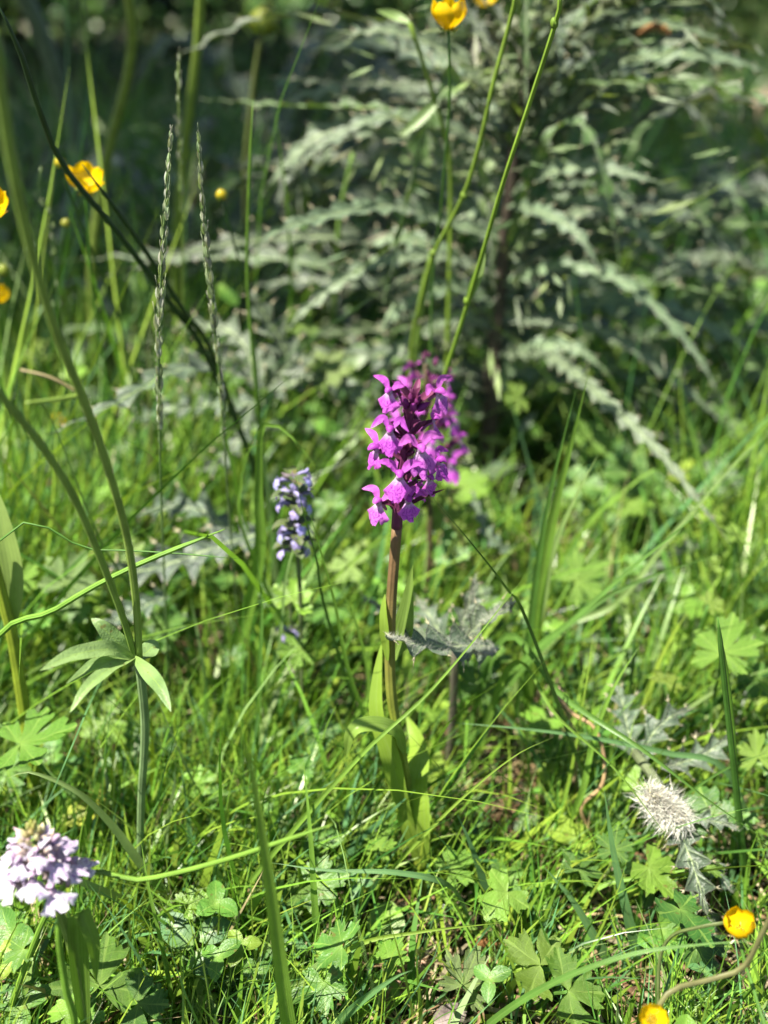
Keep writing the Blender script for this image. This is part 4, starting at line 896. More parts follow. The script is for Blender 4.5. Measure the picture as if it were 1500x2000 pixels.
for k in range(20):
    c0 = hc+u1*rr.uniform(-.0085, .007); d = Vector((rr.uniform(-1, 1), rr.uniform(-1.2, .1), rr.uniform(-.5, 1))).normalized(); p = c0+d*.0055
    s1 = d.orthogonal().normalized(); rad = rr.uniform(.0006, .0012); s1 = Matrix.Rotation(rr.uniform(0, 6), 3, d) @ s1
    tube(mb, [p-d*.002, p+d*rad, p+d*rad*1.6+s1*rad, p+d*rad+s1*rad*2, p+s1*rad*1.3], .00022, 9, 4, jit((.70, .64, .42), .15))
ob = mb.build('curled_styles', M['dead'], o, b); ob['kind'] = 'stuff'

# ================================================================== LOBED LEAVES
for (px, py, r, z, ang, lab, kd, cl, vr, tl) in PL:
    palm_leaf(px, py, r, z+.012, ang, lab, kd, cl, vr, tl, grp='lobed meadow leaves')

# smaller ground leaves that nobody would count
def oval(mb, cen, nrm, tip, L, w_, col, fold=.25):
    tip = (tip-nrm*tip.dot(nrm)).normalized(); ribbon(mb, [cen, cen+tip*L*.5+nrm*L*.06, cen+tip*L], lance_w(w_), nrm, 7, fold, 5, col)
mb = MB(); rr = random.Random(21)
for k in range(330):
    y_ = rr.uniform(.24, 1.0); hw = .37*(y_*.9+.18)+.04; x_ = rr.uniform(-hw, hw); z_ = rr.uniform(.003, .045)
    if abs(x_-.02) < .02 and y_ < .36 and z_ > .02: continue
    c_ = Vector((x_, y_, z_+ground_z(x_, y_))); nl = rr.choice((1, 3, 3, 5)); a0 = rr.uniform(0, 6.28); s = rr.uniform(.006, .014); cl = jit(G[rr.choice(('bright', 'mid', 'mid', 'yellow', 'blue', 'deep'))], .2)
    nr = Vector((rr.uniform(-.4, .4), rr.uniform(-.7, .1), 1)).normalized()
    for j in range(nl):
        a = a0+j*6.28/max(3, nl)*(1 if nl == 3 else .75); oval(mb, c_, nr, Vector((math.cos(a), math.sin(a), 0)), s*rr.uniform(.8, 1.1), s*rr.uniform(.28, .42), cl)
PM = [palm_mesh('x', 900+k, nl=rr.choice((3, 5, 5)), span=rr.choice((285, 300)), cut=rr.uniform(.15, .5), teeth=3, tdeep=.12, side=.8, nth=54) for k in range(6)]
for k in range(330):
    y_ = rr.uniform(.26, .62) if k < 100 else rr.uniform(.5, 1.0); hw = .37*(y_*.9+.18)+.02; x_ = rr.uniform(-hw, hw); z_ = rr.uniform(.02, .06)+(.055 if y_ > .45 else 0)*rr.random()
    if abs(x_-.02) < .03 and y_ < .38: continue
    if ((x_-.085)/.06)**2+((y_-.73)/.1)**2 < 1: continue
    nr = Vector((rr.uniform(-.6, .4), rr.uniform(-.9, .2), 1)).normalized(); a = rr.uniform(0, 6.283); m_ = orient(Vector((x_, y_, z_)), nr, Vector((math.cos(a), math.sin(a), rr.uniform(-.3, .3))), rr.uniform(.008, .017)*(1.1 if k < 100 else 1.35)); p_ = rr.choice(PM)
    mb.add([m_ @ Vector(v) for v in p_.v], p_.f, p_.a, jit(G[rr.choice(('bright', 'mid', 'mid', 'bright', 'deep', 'deep') if k < 100 else ('bright', 'mid', 'mid', 'deep', 'deep', 'yellow'))], .22))  # deep greens farther back put gap shade into the leaf colour
tag(mb.build('ground_cover', M['palm']), 'small creeping leaves and clover between the grass', 'ground cover', kind='stuff')
mb = MB(); rr = random.Random(22)
for k in range(2800):
    y_ = rr.uniform(.7, 2.2); hw = .37*(y_*.9+.18)+.1; x_ = rr.uniform(-hw, hw); z_ = abs(rr.gauss(0, .075))+.01
    if ((x_-.085)/.09)**2+((y_-.73)/.12)**2 < 1: continue
    nr = Vector((rr.uniform(-.7, .7), rr.uniform(-1, .2), rr.uniform(.1, 1))).normalized(); a = rr.uniform(0, 6.28); s = rr.uniform(.015, .04)
    c_ = rr.choice((G['mid'], G['bright'], GREY, G['deep'], G['deep'], (.03, .075, .018))) ; oval(mb, Vector((x_, y_, z_)), nr, Vector((math.cos(a), math.sin(a), rr.uniform(-.3, .5))), s, s*rr.uniform(.2, .4), jit(c_, .25))  # extra dark greens paint in the shade between taller plants
tag(mb.build('low_herbs', M['herb']), 'mixed blurred low herbs and leaves behind the orchid', 'herbs', kind='stuff')

# clover-like oval leaves and a yellow fallen leaf
def oval_plant(label, px, py, z, lv, col, name='oval_leaf_plant', grp='smooth oval leaves'):
    cen = atz(px, py, z); b = Vector((cen.x, cen.y+.004, 0)); o = thing(name, label, 'leaf', b, grp)
    for (dx, dy, ang, L, w_) in lv:
        c_ = atz(px+dx, py+dy, z); a = math.radians(ang); tip = Vector((math.cos(a), 0, 0))+UPV*math.sin(a); k = pxm(c_)
        mb = MB(); nr = (Vector((0, 0, .6))+TOC*.5).normalized(); oval(mb, c_, nr, tip, L*k, w_*k, jit(col, .1)); mb.build('leaf', M['herb'], o, b)
    mb = MB(); tube(mb, [b-Vector((0, 0, .003)), cen], .0007, 6, 5, G['mid']); mb.build('leaf_stalk', M['stem'], o, b); return o
oval_plant('smooth blue green oval leaves left of the thick stalk base', 262, 1490, .03, [(0, 0, 100, 90, 30), (20, 0, 60, 95, 26), (-10, 10, 160, 55, 28)], (.11, .23, .07))
oval_plant('smooth blue green clover leaflets at lower left', 375, 1850, .03, [(0, 0, 130, 90, 30), (10, -20, 20, 75, 26), (5, 10, -50, 70, 28)], (.09, .20, .08))
oval_plant('yellow green fallen leaf just above the pale orchid', 140, 1600, .03, [(-20, 5, 25, 100, 26), (30, -25, 15, 45, 28)], (.36, .40, .03))
oval_plant('broad oval leaves lying at the bottom centre', 745, 1850, .012, [(0, 0, 80, 90, 38), (0, 60, -80, 60, 30)], (.16, .29, .04))

# ================================================================== FOREGROUND BENT STALK WITH LEAF WHORL
wb = Vector((at(275, 1700, .365).x, .365, 0)); SG = (.22, .33, .06)
o = thing('forked_stalk', 'tall green forked stalk bent over with whorl of narrow leaves at left', 'wildflower', wb)
mb = MB(); tube(mb, [wb-Vector((0, 0, .01)), at(275, 1680, .352), at(276, 1560, .348), at(283, 1420, .344), at(272, 1290, .34)], lambda u: .0015+.0004*u, 24, 9, (.19, .29, .12)); mb.build('stem', M['stem'], o, wb)
mb = MB(); tube(mb, [at(272, 1290, .34), at(266, 1180, .335), at(248, 1050, .33), at(206, 900, .322), at(160, 775, .314), at(110, 650, .305), at(58, 480, .295), at(18, 290, .285), at(-15, 60, .275)], lambda u: .00145+.0001*u, 40, 9, SG); st = mb.build('branch', M['stem'], o, wb)
mb = MB(); tube(mb, [at(264, 1285, .34), at(238, 1200, .334), at(196, 1090, .326), at(146, 975, .318), at(88, 880, .31), at(0, 770, .30), at(-60, 700, .295)], lambda u: .0013, 34, 8, jit(SG)); mb.build('branch', M['stem'], o, wb)
mb = MB(); tube(mb, [at(158, 772, .314), at(110, 780, .308), at(50, 787, .302)], lambda u: .0008*(1-.4*u), 12, 6, SG)
tube(mb, [at(158, 770, .314), at(100, 738, .312), at(40, 722, .312)], lambda u: .0006*(1-.4*u), 12, 6, G['straw']); mb.build('side_shoot', M['stem'], o, wb)
c_ = at(262, 1284, .338)
for i, (pts, wp) in enumerate([([(212, 1268, .328), (142, 1280, .316), (78, 1310, .306)], 36), ([(225, 1250, .336), (195, 1220, .336), (178, 1208, .338)], 36), ([(215, 1305, .322), (168, 1345, .308), (136, 1392, .300)], 28),
                               ([(288, 1312, .328), (314, 1345, .316), (334, 1390, .308)], 30), ([(285, 1275, .345), (300, 1262, .350), (312, 1268, .352)], 40), ([(200, 1290, .325), (160, 1315, .318), (130, 1335, .312)], 26)]):
    P = [c_]+[at(*q) for q in pts]; mb = MB(); ribbon(mb, P, lance_w(wp*pxm(P[1])/2), Vector((0, -.6, .8)), 18, .25, 7, jit((.22, .34, .12), .08), 0, .1); mb.build('leaf', M['palm'], o, wb)

# ================================================================== GRASS HEADS
def spikelet(col):
    mb = MB(); L = .0065
    for a in (0, 2.09, 4.19):
        d = Vector((math.cos(a), math.sin(a), 0)); ribbon(mb, [Vector((0, 0, 0)), d*.0006+Vector((0, 0, L*.45)), d*.0002+Vector((0, 0, L))], lance_w(.0007), d, 6, .4, 3, jit(col, .2))
    tube(mb, [(0, 0, L*.9), (0.0003, 0, L*1.7)], .00008, 3, 3, col)
    return mb.mesh('spikelet', M['herb'])
SK = [spikelet(c) for c in ((.46, .54, .34), (.58, .58, .46), (.36, .44, .26), (.50, .46, .44))]
def grass_head(label, path, head_from, nsp, w=.0008, sc=1.0, col=(.13, .22, .07), seed=0, leaf=None):
    r = random.Random(seed); b = path[0]; o = thing('flowering_grass_plant', label, 'grass stem', b, 'flowering grass stems')
    mb = MB(); tube(mb, path, lambda u: w*(1-.6*u), 40, 6, col); mb.build('stem', M['stem'], o, b)
    Cv = spline(path, 200); T = tang(Cv)
    for k in range(nsp):
        u = head_from+(1-head_from)*k/nsp; i = min(199, int(u*199)); t = T[i]; a = k*2.4+r.uniform(-1.5, 1.5); i = max(0, min(199, i+r.randint(-4, 4)))
        s1 = t.orthogonal().normalized(); s2 = t.cross(s1); e = s1*math.cos(a)+s2*math.sin(a)
        taper = math.sin(math.pi*min(1, .15+.85*(u-head_from)/(1-head_from)))
        d = (t+e*(.05+.09*taper)).normalized(); q = d.to_track_quat('Z', 'Y').to_matrix().to_4x4()
        p = link('spikelet', r.choice(SK), o); p.matrix_local = Matrix.Translation(Cv[i]-b+e*.0004) @ q @ Matrix.Rotation(r.uniform(0, 6), 4, 'Z') @ Matrix.Scale(sc*.82*(.75+.5*taper)*r.uniform(.6, 1.25), 4)
    if leaf: mb = MB(); ribbon(mb, [at(*q) for q in leaf], blade_w(.0013), Vector((0, -1, .3)), 18, .3, 5, col); mb.build('leaf', M['blade'], o, b)
    return o
grass_head('left one of two slender flowering grasses at upper left', gpath([(333, 1420, .47), (322, 1150, .455), (314, 950, .445), (311, 760, .435), (310, 640, .43), (319, 480, .425), (334, 262, .42)]), .60, 96, .0007, 1.0, seed=1)
grass_head('right one of the two slender flowering grasses with pale purplish spikelets', gpath([(470, 1250, .50), (446, 980, .475), (432, 760, .46), (414, 580, .45), (398, 430, .445), (388, 272, .44)]), .58, 96, .0007, 1.0, (.15, .22, .09), seed=2)
grass_head('tall thin flowering grass tip behind the two heads at upper left', gpath([(365, 700, .62), (356, 420, .60), (350, 250, .59), (349, 120, .585)]), .78, 22, .0009, .9, (.2, .28, .06), seed=3)
grass_head('short nodding grass spike at the left above the leaning stalk', gpath([(112, 560, .60), (100, 430, .59), (76, 380, .585), (80, 328, .58)]), .72, 12, .0006, .8, seed=4)

# ================================================================== PROMINENT STALKS AND BLADES
SHEATH = {}
def blade(label, pts, wpx, col, name='grass_plant', kind='blade', nrm=None, fold=.3, cat='grass blade', foot=True, rev=False, mat=None, grp='long grass blades', taper=True, node=None):
    q = [at(a, b, y) for a, b, y in pts]; wm = wpx*pxm(q[len(q)//2])/2
    if foot and q[0].z > .012:
        d = (q[0]-q[1]); d.z = 0; d = d.normalized()*q[0].z*.45 if d.length > 1e-6 else Vector()
        q = [Vector((q[0].x+d.x, q[0].y+abs(d.y)*.5+.004, -.004)), q[0]+Vector((0, 0, -.002))]+q[1:]
    b = q[0]; mb = MB(); c_ = jit(G[col] if isinstance(col, str) else col, .1)
    if kind == 'blade': ribbon(mb, q, blade_w(wm) if taper else (lambda u: wm), nrm or Vector((ru(-.6, .0), -.85, .3)) if wpx >= 24 else (Vector((ru(-.2, .9), -.8, ru(-.2, .3))) if col in ('dark', 'deep') else Vector((ru(-1.0, .1), -.7, ru(.1, .7)))), 30, fold, 5, c_, ru(-.5, .5), 0, None)
    else: tube(mb, q, (lambda u: wm*(1-.45*u)*min(1, .15+(1-u)*12)) if taper else wm, 32, 7, c_)
    ob = mb.build(name, mat or M['blade' if kind == 'blade' else 'stem'], None, b); tag(ob, label, cat, grp); return ob
B = [
 # right tuft
 ('broad bright blade standing upright right of the orchid', [(1035, 1330, .47), (1050, 1180, .46), (1080, 1010, .455), (1112, 880, .45), (1148, 735, .445)], 30, 'bright'),
 ('dark upright blade pressed against the broad bright one', [(1025, 1300, .465), (1048, 1120, .455), (1075, 960, .45), (1125, 760, .445)], 18, 'mid'),
 ('blade leaning right from the tuft with pale folded tip', [(1045, 1240, .47), (1080, 1080, .462), (1120, 980, .458), (1168, 888, .455)], 24, 'pale'),
 ('long blade running right from the tuft to the hanging thistle leaf', [(1010, 1300, .44), (1120, 1210, .43), (1240, 1105, .425), (1320, 1040, .42), (1400, 965, .415)], 15, 'mid'),
 ('pale blade right of the tuft crossing behind the long one', [(1090, 1230, .50), (1200, 1180, .50), (1300, 1060, .50), (1440, 900, .50), (1500, 850, .50)], 16, 'pale'),
 ('low blade from the tuft reaching right above the grey leaves', [(1010, 1310, .45), (1150, 1190, .45), (1260, 1130, .45), (1440, 1070, .45)], 16, 'mid'),
 ('long straight blade sloping down right from beside the thistle leaves', [(985, 1240, .43), (1100, 1360, .38), (1250, 1460, .35), (1380, 1560, .335), (1510, 1650, .325)], 20, 'mid'),
 ('blade sloping down right to the fluffy withered head', [(1000, 1290, .41), (1090, 1400, .37), (1200, 1500, .345), (1315, 1650, .325)], 18, 'bright'),
 ('blue green blade lying level right of the orchid leaves', [(1420, 1500, .38), (1300, 1470, .378), (1150, 1440, .376), (1010, 1422, .375), (878, 1411, .374)], 14, 'blue'),
 ('tall dark thin stalk at the far right before the bright lobed leaf', [(1460, 1760, .36), (1440, 1560, .35), (1420, 1380, .345), (1402, 1205, .34)], 18, 'mid'),
 ('second thin stalk at the right edge beside the dark one', [(1420, 1760, .37), (1436, 1560, .36), (1430, 1400, .355), (1408, 1240, .35)], 12, 'bright'),
 ('upright dark stalk between the tuft and the right hand thistle', [(1230, 1440, .45), (1228, 1380, .445), (1236, 1300, .44), (1240, 1240, .44)], 12, 'deep'),
 ('broad blue green blade low on the right pointing to the bottom', [(1240, 1960, .315), (1180, 1860, .315), (1120, 1760, .32), (1060, 1690, .325)], 26, 'blue'),
 ('blade rising from the bottom right to the dry curled stalk', [(1260, 1930, .32), (1225, 1780, .32), (1198, 1660, .325), (1180, 1540, .33)], 24, 'blue'),
 ('green blade curving at the bottom right corner over the leaves', [(960, 1990, .27), (1080, 1920, .262), (1230, 1865, .257), (1370, 1845, .255), (1480, 1838, .254)], 17, 'mid'),
 ('blade crossing level below the fluffy withered head', [(1090, 1860, .33), (1160, 1740, .335), (1280, 1710, .335), (1400, 1690, .335)], 12, 'bright'),
 # orchid crossing
 ('dark blade sloping right from behind the lower orchid flowers', [(1040, 1230, .37), (990, 1150, .36), (920, 1060, .35), (830, 955, .345)], 11, 'deep'),
 ('long blade crossing in front of the orchid base up to the thistle leaves', [(465, 1745, .33), (600, 1590, .325), (720, 1460, .325), (820, 1370, .33), (910, 1270, .335), (1030, 1120, .345)], 12, 'bright'),
 ('thin blade crossing the lower orchid leaf toward upper right', [(740, 1720, .34), (880, 1580, .335), (1000, 1480, .335), (1080, 1440, .335)], 9, 'yellow'),
 ('pale arched blade lying across the ground below the orchid', [(920, 1790, .33), (880, 1730, .322), (780, 1705, .318), (640, 1700, .316), (530, 1685, .316)], 16, 'blue'),
 ('thin yellow blade with white middle crossing the bottom centre', [(560, 1950, .30), (690, 1850, .297), (820, 1820, .295), (1000, 1800, .295)], 11, 'yellow'),
 ('blade leaning on the orchid stem from the left', [(690, 1330, .41), (655, 1180, .40), (625, 1070, .395), (600, 985, .39)], 15, 'bright'),
 ('dark blade crossing the bugle flowers', [(640, 1200, .42), (618, 1090, .412), (595, 1010, .408), (574, 915, .405)], 10, 'deep'),
 ('narrow pale blade rising left of the bugle', [(540, 1280, .45), (560, 1120, .44), (590, 1060, .44), (640, 1180, .43)], 10, 'pale'),
 # left
 ('round rush like stem lying across the lower left', [(-40, 1290, .345), (110, 1190, .342), (250, 1112, .345), (440, 1033, .35)], 18, 'bright'),
 ('thin stem running level across the left above the lobed leaves', [(-20, 1072, .37), (180, 1074, .37), (330, 1080, .37), (470, 1092, .37)], 6, 'mid'),
 ('long dark blade at the far left sloping under the bent stalks', [(300, 1200, .47), (200, 1060, .46), (90, 800, .45), (0, 735, .44)], 13, 'deep'),
 ('long dark blade sloping from the top left corner past the upper left buttercup', [(425, 735, .56), (330, 590, .535), (230, 455, .515), (125, 325, .50), (80, 225, .49), (35, 90, .48), (-20, -20, .475)], 19, 'dark'),  # near-black green carries the shade of the camera-facing side
 ('second dark blade beside the first at upper left', [(430, 725, .565), (360, 610, .54), (270, 470, .52), (160, 320, .50)], 16, 'dark'),
 ('broad bright blade rising at left between the bent stalks', [(115, 1130, .52), (135, 1010, .51), (136, 890, .505), (140, 800, .50)], 15, 'bright'),
 ('blade slanting up left beside the bright one', [(215, 1020, .53), (190, 930, .52), (165, 880, .515), (140, 865, .51)], 14, 'pale'),
 ('pale blade at left curving over to the right', [(125, 1100, .50), (105, 1020, .495), (70, 990, .49), (25, 983, .49)], 13, 'bright'),
 ('hood shaped translucent blade arched left of the orchid', [(500, 1120, .47), (505, 960, .465), (510, 840, .46), (545, 832, .455), (585, 870, .45), (616, 912, .448)], 34, 'bright'),
 ('slim upright blade left of the arched hood blade', [(485, 1060, .47), (470, 950, .468), (490, 870, .466), (536, 768, .465)], 11, 'bright'),
 ('tall straight stalk rising behind the bud at upper left', [(500, 760, .56), (484, 560, .55), (486, 380, .54), (494, 195, .535)], 10, 'bright'),
 ('long near blade with pale blue tip standing at the lower centre left', [(570, 2020, .262), (545, 1860, .256), (520, 1680, .25), (490, 1500, .246), (452, 1385, .242)], 36, 'bright'),
 ('near blurred blade lying level right of the pale orchid', [(120, 1727, .275), (280, 1718, .272), (420, 1685, .27), (560, 1640, .268), (650, 1610, .266)], 15, 'bright'),
 ('broad bent pale blade left of the thick stalk', [(285, 1690, .335), (220, 1610, .332), (150, 1545, .33), (60, 1508, .33), (15, 1520, .33)], 30, 'pale'),
 ('blade with straw tail sloping from the thick stalk to the bottom', [(400, 2010, .29), (330, 1880, .292), (270, 1770, .295), (215, 1675, .30)], 22, 'yellow'),
 ('upright blade at the lower left between stalk and pale orchid', [(345, 1990, .29), (320, 1860, .292), (290, 1730, .295), (275, 1640, .30)], 13, 'bright'),
 ('stalk rising from the bottom left beneath the pale orchid', [(140, 2020, .25), (128, 1930, .25), (116, 1850, .25), (112, 1790, .25)], 22, 'bright'),
 ('broad bluish blade near the bottom centre pointing right', [(620, 2030, .27), (700, 1960, .268), (770, 1910, .268), (805, 1895, .268)], 26, 'blue'),
 ('blade pointing up right at the bottom left of centre', [(500, 1990, .29), (570, 1930, .29), (640, 1870, .29), (680, 1800, .29)], 26, 'pale'),
 ('upright ribbed blade below the long crossing blade', [(622, 1880, .315), (615, 1760, .315), (606, 1620, .32), (592, 1480, .33)], 16, 'bright'),
 ('tall narrow blade in shade left of the orchid leaves', [(500, 1480, .43), (508, 1300, .42), (512, 1180, .418), (500, 1080, .415)], 16, 'mid'),
 ('slender blade leaning right at the mid left', [(690, 1400, .42), (720, 1340, .42), (690, 1200, .42), (640, 1120, .42)], 12, 'bright'),
 ('stiff upright blade behind the orchid leaf at right', [(905, 1440, .43), (900, 1370, .43), (890, 1310, .43), (880, 1250, .43)], 12, 'bright'),
 ('blade leaning left beside the dry stalk at right', [(1130, 1560, .38), (1160, 1440, .385), (1200, 1340, .39), (1250, 1260, .395)], 16, 'bright'),
 ('light blade crossing the large bright leaf stalk at right', [(1250, 1640, .36), (1330, 1560, .36), (1420, 1500, .36), (1500, 1470, .36)], 14, 'mid'),
]
for lab, pts, wp, cl in B:
    k = 'stem' if lab.startswith(('long dark blade sloping from', 'second dark blade', 'round rush', 'thin stem', 'tall dark thin', 'second thin', 'upright dark', 'near blurred', 'tall straight', 'stalk rising')) else 'blade'
    blade(lab, pts, wp, cl, 'grass_stalk' if k == 'stem' else 'grass_plant', k, grp='long stalks' if k == 'stem' else 'long grass blades')
# tall thin stems crossing the upper half
def stem_with_nodes(label, pts, wpx, col, nodes=(), leaf=None, tip=None):
    q = [at(a, b, y) for a, b, y in pts]; b = Vector((q[0].x, q[0].y+.003, 0)); o = thing('meadow_stem', label, 'stem', b, 'tall thin stems')
    wm = wpx*pxm(q[len(q)//2])/2; mb = MB(); tube(mb, [b-Vector((0, 0, .005))]+q, lambda u: wm*(1-.25*u), 40, 7, col); mb.build('stem', M['stem'], o, b)
    for a, bb, y in nodes:
        p = at(a, bb, y); mb = MB(); tube(mb, [p-Vector((0, 0, .002)), p, p+Vector((0, 0, .002))], lambda u: wm*1.35*math.sin(math.pi*(.2+.6*u)), 6, 7, tuple(x*.8 for x in col)); mb.build('node', M['stem'], o, b)
    for lf, w_ in (leaf or ()):
        P = [at(*c) for c in lf]; mb = MB(); ribbon(mb, P, lance_w(w_*pxm(P[0])/2), Vector((0, -1, .3)), 14, .3, 5, jit(G['pale'])); mb.build('leaf', M['blade'], o, b)
    if tip:
        for k in range(7):
            p = at(*tip); u = k/7; d = Vector((ru(-.3, .3), ru(-.3, .3), 1)).normalized(); s = link('spikelet', SK[k % 4], o)
            s.matrix_local = Matrix.Translation(p-b+Vector((0, 0, -.004+.008*u))) @ d.to_track_quat('Z', 'Y').to_matrix().to_4x4() @ Matrix.Scale(.8, 4)
    return o
stem_with_nodes('tall bright green stem rising right of the orchid to the top edge', [(800, 1080, .56), (830, 860, .535), (868, 735, .515), (905, 620, .50), (944, 490, .485), (985, 350, .47), (1040, 185, .46), (1092, 20, .45), (1096, -40, .447)], 11, (.20, .33, .035), [(912, 588, .497), (1083, 45, .452)],
                [([(912, 590, .497), (932, 540, .492), (948, 494, .49)], 20)], None)
stem_with_nodes('second green stem left of the tall bright one with dark knots', [(790, 1000, .62), (802, 700, .60), (822, 590, .585), (846, 500, .575), (882, 430, .565), (912, 365, .555), (940, 270, .545), (962, 170, .54), (1002, 20, .535), (1010, -30, .53)], 11, (.19, .30, .035), [(846, 495, .574), (906, 382, .557)], None, None)
stem_with_nodes('short green stem left of the top buttercup leaning left', [(880, 420, .66), (868, 260, .65), (850, 200, .645), (826, 120, .64), (800, 45, .635)], 11, (.18, .28, .03), [], [([(855, 200, .645), (800, 250, .64), (780, 262, .64)], 22), ([(800, 45, .635), (770, 30, .64), (735, 20, .64)], 18)])
stem_with_nodes('broad blurred yellow green stalk at the top left', [(180, 600, .80), (205, 330, .79), (246, 160, .78), (258, 60, .77), (246, -40, .76)], 26, (.19, .26, .045))
stem_with_nodes('blurred tall stalk at the top right of the first top left stalk', [(345, 560, .80), (360, 300, .79), (385, 100, .78), (395, -40, .77)], 24, (.20, .29, .04))
stem_with_nodes('blurred grey leaf stalk leaning left in the top left corner', [(260, 500, 1.1), (150, 270, 1.08), (90, 90, 1.06), (30, -40, 1.04)], 46, (.13, .18, .10))
stem_with_nodes('thin blurred stem left of the thistle middle', [(640, 800, .75), (655, 560, .74), (665, 420, .735), (690, 300, .73)], 14, (.14, .24, .05))
stem_with_nodes('blurred upright stem between thistle and orchid top', [(800, 820, .68), (818, 640, .67), (830, 560, .665), (850, 480, .66)], 20, (.17, .27, .05))
# dark bent stalks close to the camera at the lower right
def bent(label, pts, wpx, col): 
    return blade(label, pts, wpx, col, 'bent_stalk', 'stem', cat='stalk', grp='bent stalks at lower right', taper=False)
bent('blurred brown hairy stalk bending at the bottom right corner', [(1240, 2060, .24), (1300, 1945, .245), (1380, 1915, .25), (1450, 1890, .25), (1490, 1820, .25), (1530, 1740, .25)], 11, (.15, .15, .06))
bent('thin dark stalk arching left to the lower right buttercup', [(1285, 1990, .27), (1288, 1880, .275), (1310, 1830, .275), (1360, 1812, .27), (1415, 1802, .268)], 7, (.12, .15, .05))
bent('curled dry brown stalk hanging beside the right hand blades', [(1165, 1640, .38), (1140, 1600, .38), (1138, 1570, .38), (1175, 1535, .38), (1180, 1480, .385), (1160, 1420, .39), (1120, 1395, .395), (1080, 1350, .40)], 8, (.40, .27, .14))
# dry seed stalk
o = thing('dry_seed_stalk', 'dry straw coloured seed stalk with tangled anthers right of the orchid', 'dry grass', Vector((at(1130, 1560, .40).x, .41, 0))); b = Vector(o.location)
P = [b, at(1128, 1470, .40), at(1118, 1420, .40), at(1100, 1375, .40), at(1092, 1338, .40)]
mb = MB(); tube(mb, P, .0005, 16, 5, G['straw']); mb.build('stem', M['dead'], o, b)
mb = MB(); Cv = spline(P[1:], 60); rr = random.Random(4)
for k in range(90):
    p = Cv[rr.randint(0, 59)]; d = Vector((rr.uniform(-1, 1), rr.uniform(-1, .3), rr.uniform(-.8, .8))).normalized(); L = rr.uniform(.001, .0035)
    tube(mb, [p, p+d*L*.6+Vector((0, 0, .0004)), p+d*L+Vector((rr.uniform(-.001, .001), 0, -.0008))], .00018, 4, 3, jit(rr.choice((G['straw'], (.36, .22, .2))), .2))
x_ = mb.build('husks', M['dead'], o, b); x_['kind'] = 'stuff'

# ================================================================== LITTER
def catkin(label, pts, wpx, col=(.30, .155, .055), seed=0):
    P = [at(*q) if len(q) == 3 else atz(q[0], q[1], .012) for q in pts]; b = P[0]-Vector((0, 0, .002)); o = thing('catkin', label, 'catkin', b, 'fallen brown catkins')
    r = random.Random(seed); wm = wpx*pxm(P[0])/2; mb = MB(); tube(mb, P, lambda u: wm*.6*math.sin(math.pi*(.12+.76*u)), 20, 8, tuple(x*.6 for x in col)); mb.build('core', M['dead'], o, b)
    Cv = spline(P, 40); T = tang(Cv); mb = MB()
    for k in range(150):
        i = r.randint(0, 39); t = T[i]; s1 = t.orthogonal().normalized(); e = Matrix.Rotation(r.uniform(0, 6.28), 3, t) @ s1; p = Cv[i]+e*wm*.5*math.sin(math.pi*(.12+.76*i/39))
        d = (e+t*r.uniform(-.5, .8)).normalized(); q = d.cross(t).normalized()*wm*.22; mb.add([p-q, p+q, p+d*wm*.55+q*.7, p+d*wm*.55-q*.7], [(0, 1, 2, 3)], None, jit(col, .4))
    x_ = mb.build('scales', M['dead'], o, b); x_['kind'] = 'stuff'; return o
catkin('orange brown catkin lying in grass near the bottom centre right', [(915, 1862), (945, 1842), (975, 1848), (1000, 1856)], 26, seed=1)
catkin('long reddish brown catkin lying left of the bottom centre', [(660, 1890), (668, 1850), (672, 1810)], 18, (.26, .10, .045), 2)
catkin('curved orange catkin hanging in the thistle top at upper right', [(1240, 72, .73), (1270, 52, .73), (1300, 58, .73), (1308, 84, .73)], 20, (.42, .22, .09), 3)
catkin('small brown catkin beside the grass left of the orchid leaves', [(512, 1445), (518, 1418), (516, 1396)], 16, (.32, .15, .07), 4)
catkin('reddish scrap stuck on the drooping left thistle leaf', [(226, 775, .672), (238, 767, .674), (250, 762, .676)], 12, (.24, .07, .03), 5)
def dead_leaf(label, px, py, z, r, ang, col, seed, curl=.5):
    cen = atz(px, py, z); k = pxm(cen); mb = MB(); a = math.radians(ang); tip = Vector((math.cos(a), 0, 0))+UPV*math.sin(a); nr = (Vector((0, 0, .6))+TOC*.6).normalized()
    tip = (tip-nr*tip.dot(nr)).normalized()
    ribbon(mb, [cen-tip*r*k, cen+nr*r*k*curl*.5, cen+tip*r*k], lance_w(r*k*.62), nr, 12, curl, 7, col, 0, .25)
    return tag(mb.build('dead_leaf', M['dead'], None, cen-tip*r*k), label, 'dead leaf', 'dead leaves on the ground')
dead_leaf('pinkish beige dead leaf on the ground at the bottom centre', 812, 1912, .006, 48, 30, (.52, .34, .24), 1, .35)
dead_leaf('pinkish brown curled dead leaf in the grass at left', 106, 945, .06, 30, 75, (.44, .26, .18), 2, .5)
dead_leaf('grey crumpled dead leaf at the bottom edge right of centre', 880, 1985, .012, 34, 20, (.26, .21, .20), 3, .7)
dead_leaf('pale brown dead leaf at lower right under the dark thistle', 1385, 1900, .012, 40, 110, (.42, .28, .20), 4, .4)
dead_leaf('brown dead leaf low in the shade left of the orchid base', 690, 1665, .008, 30, 60, (.30, .16, .11), 5, .4)
#dead_leaf('rust coloured leaf scrap in the thistle shade above the bugle', 870, 700, .17, 16, 10, (.4, .17, .08), 6, .4)

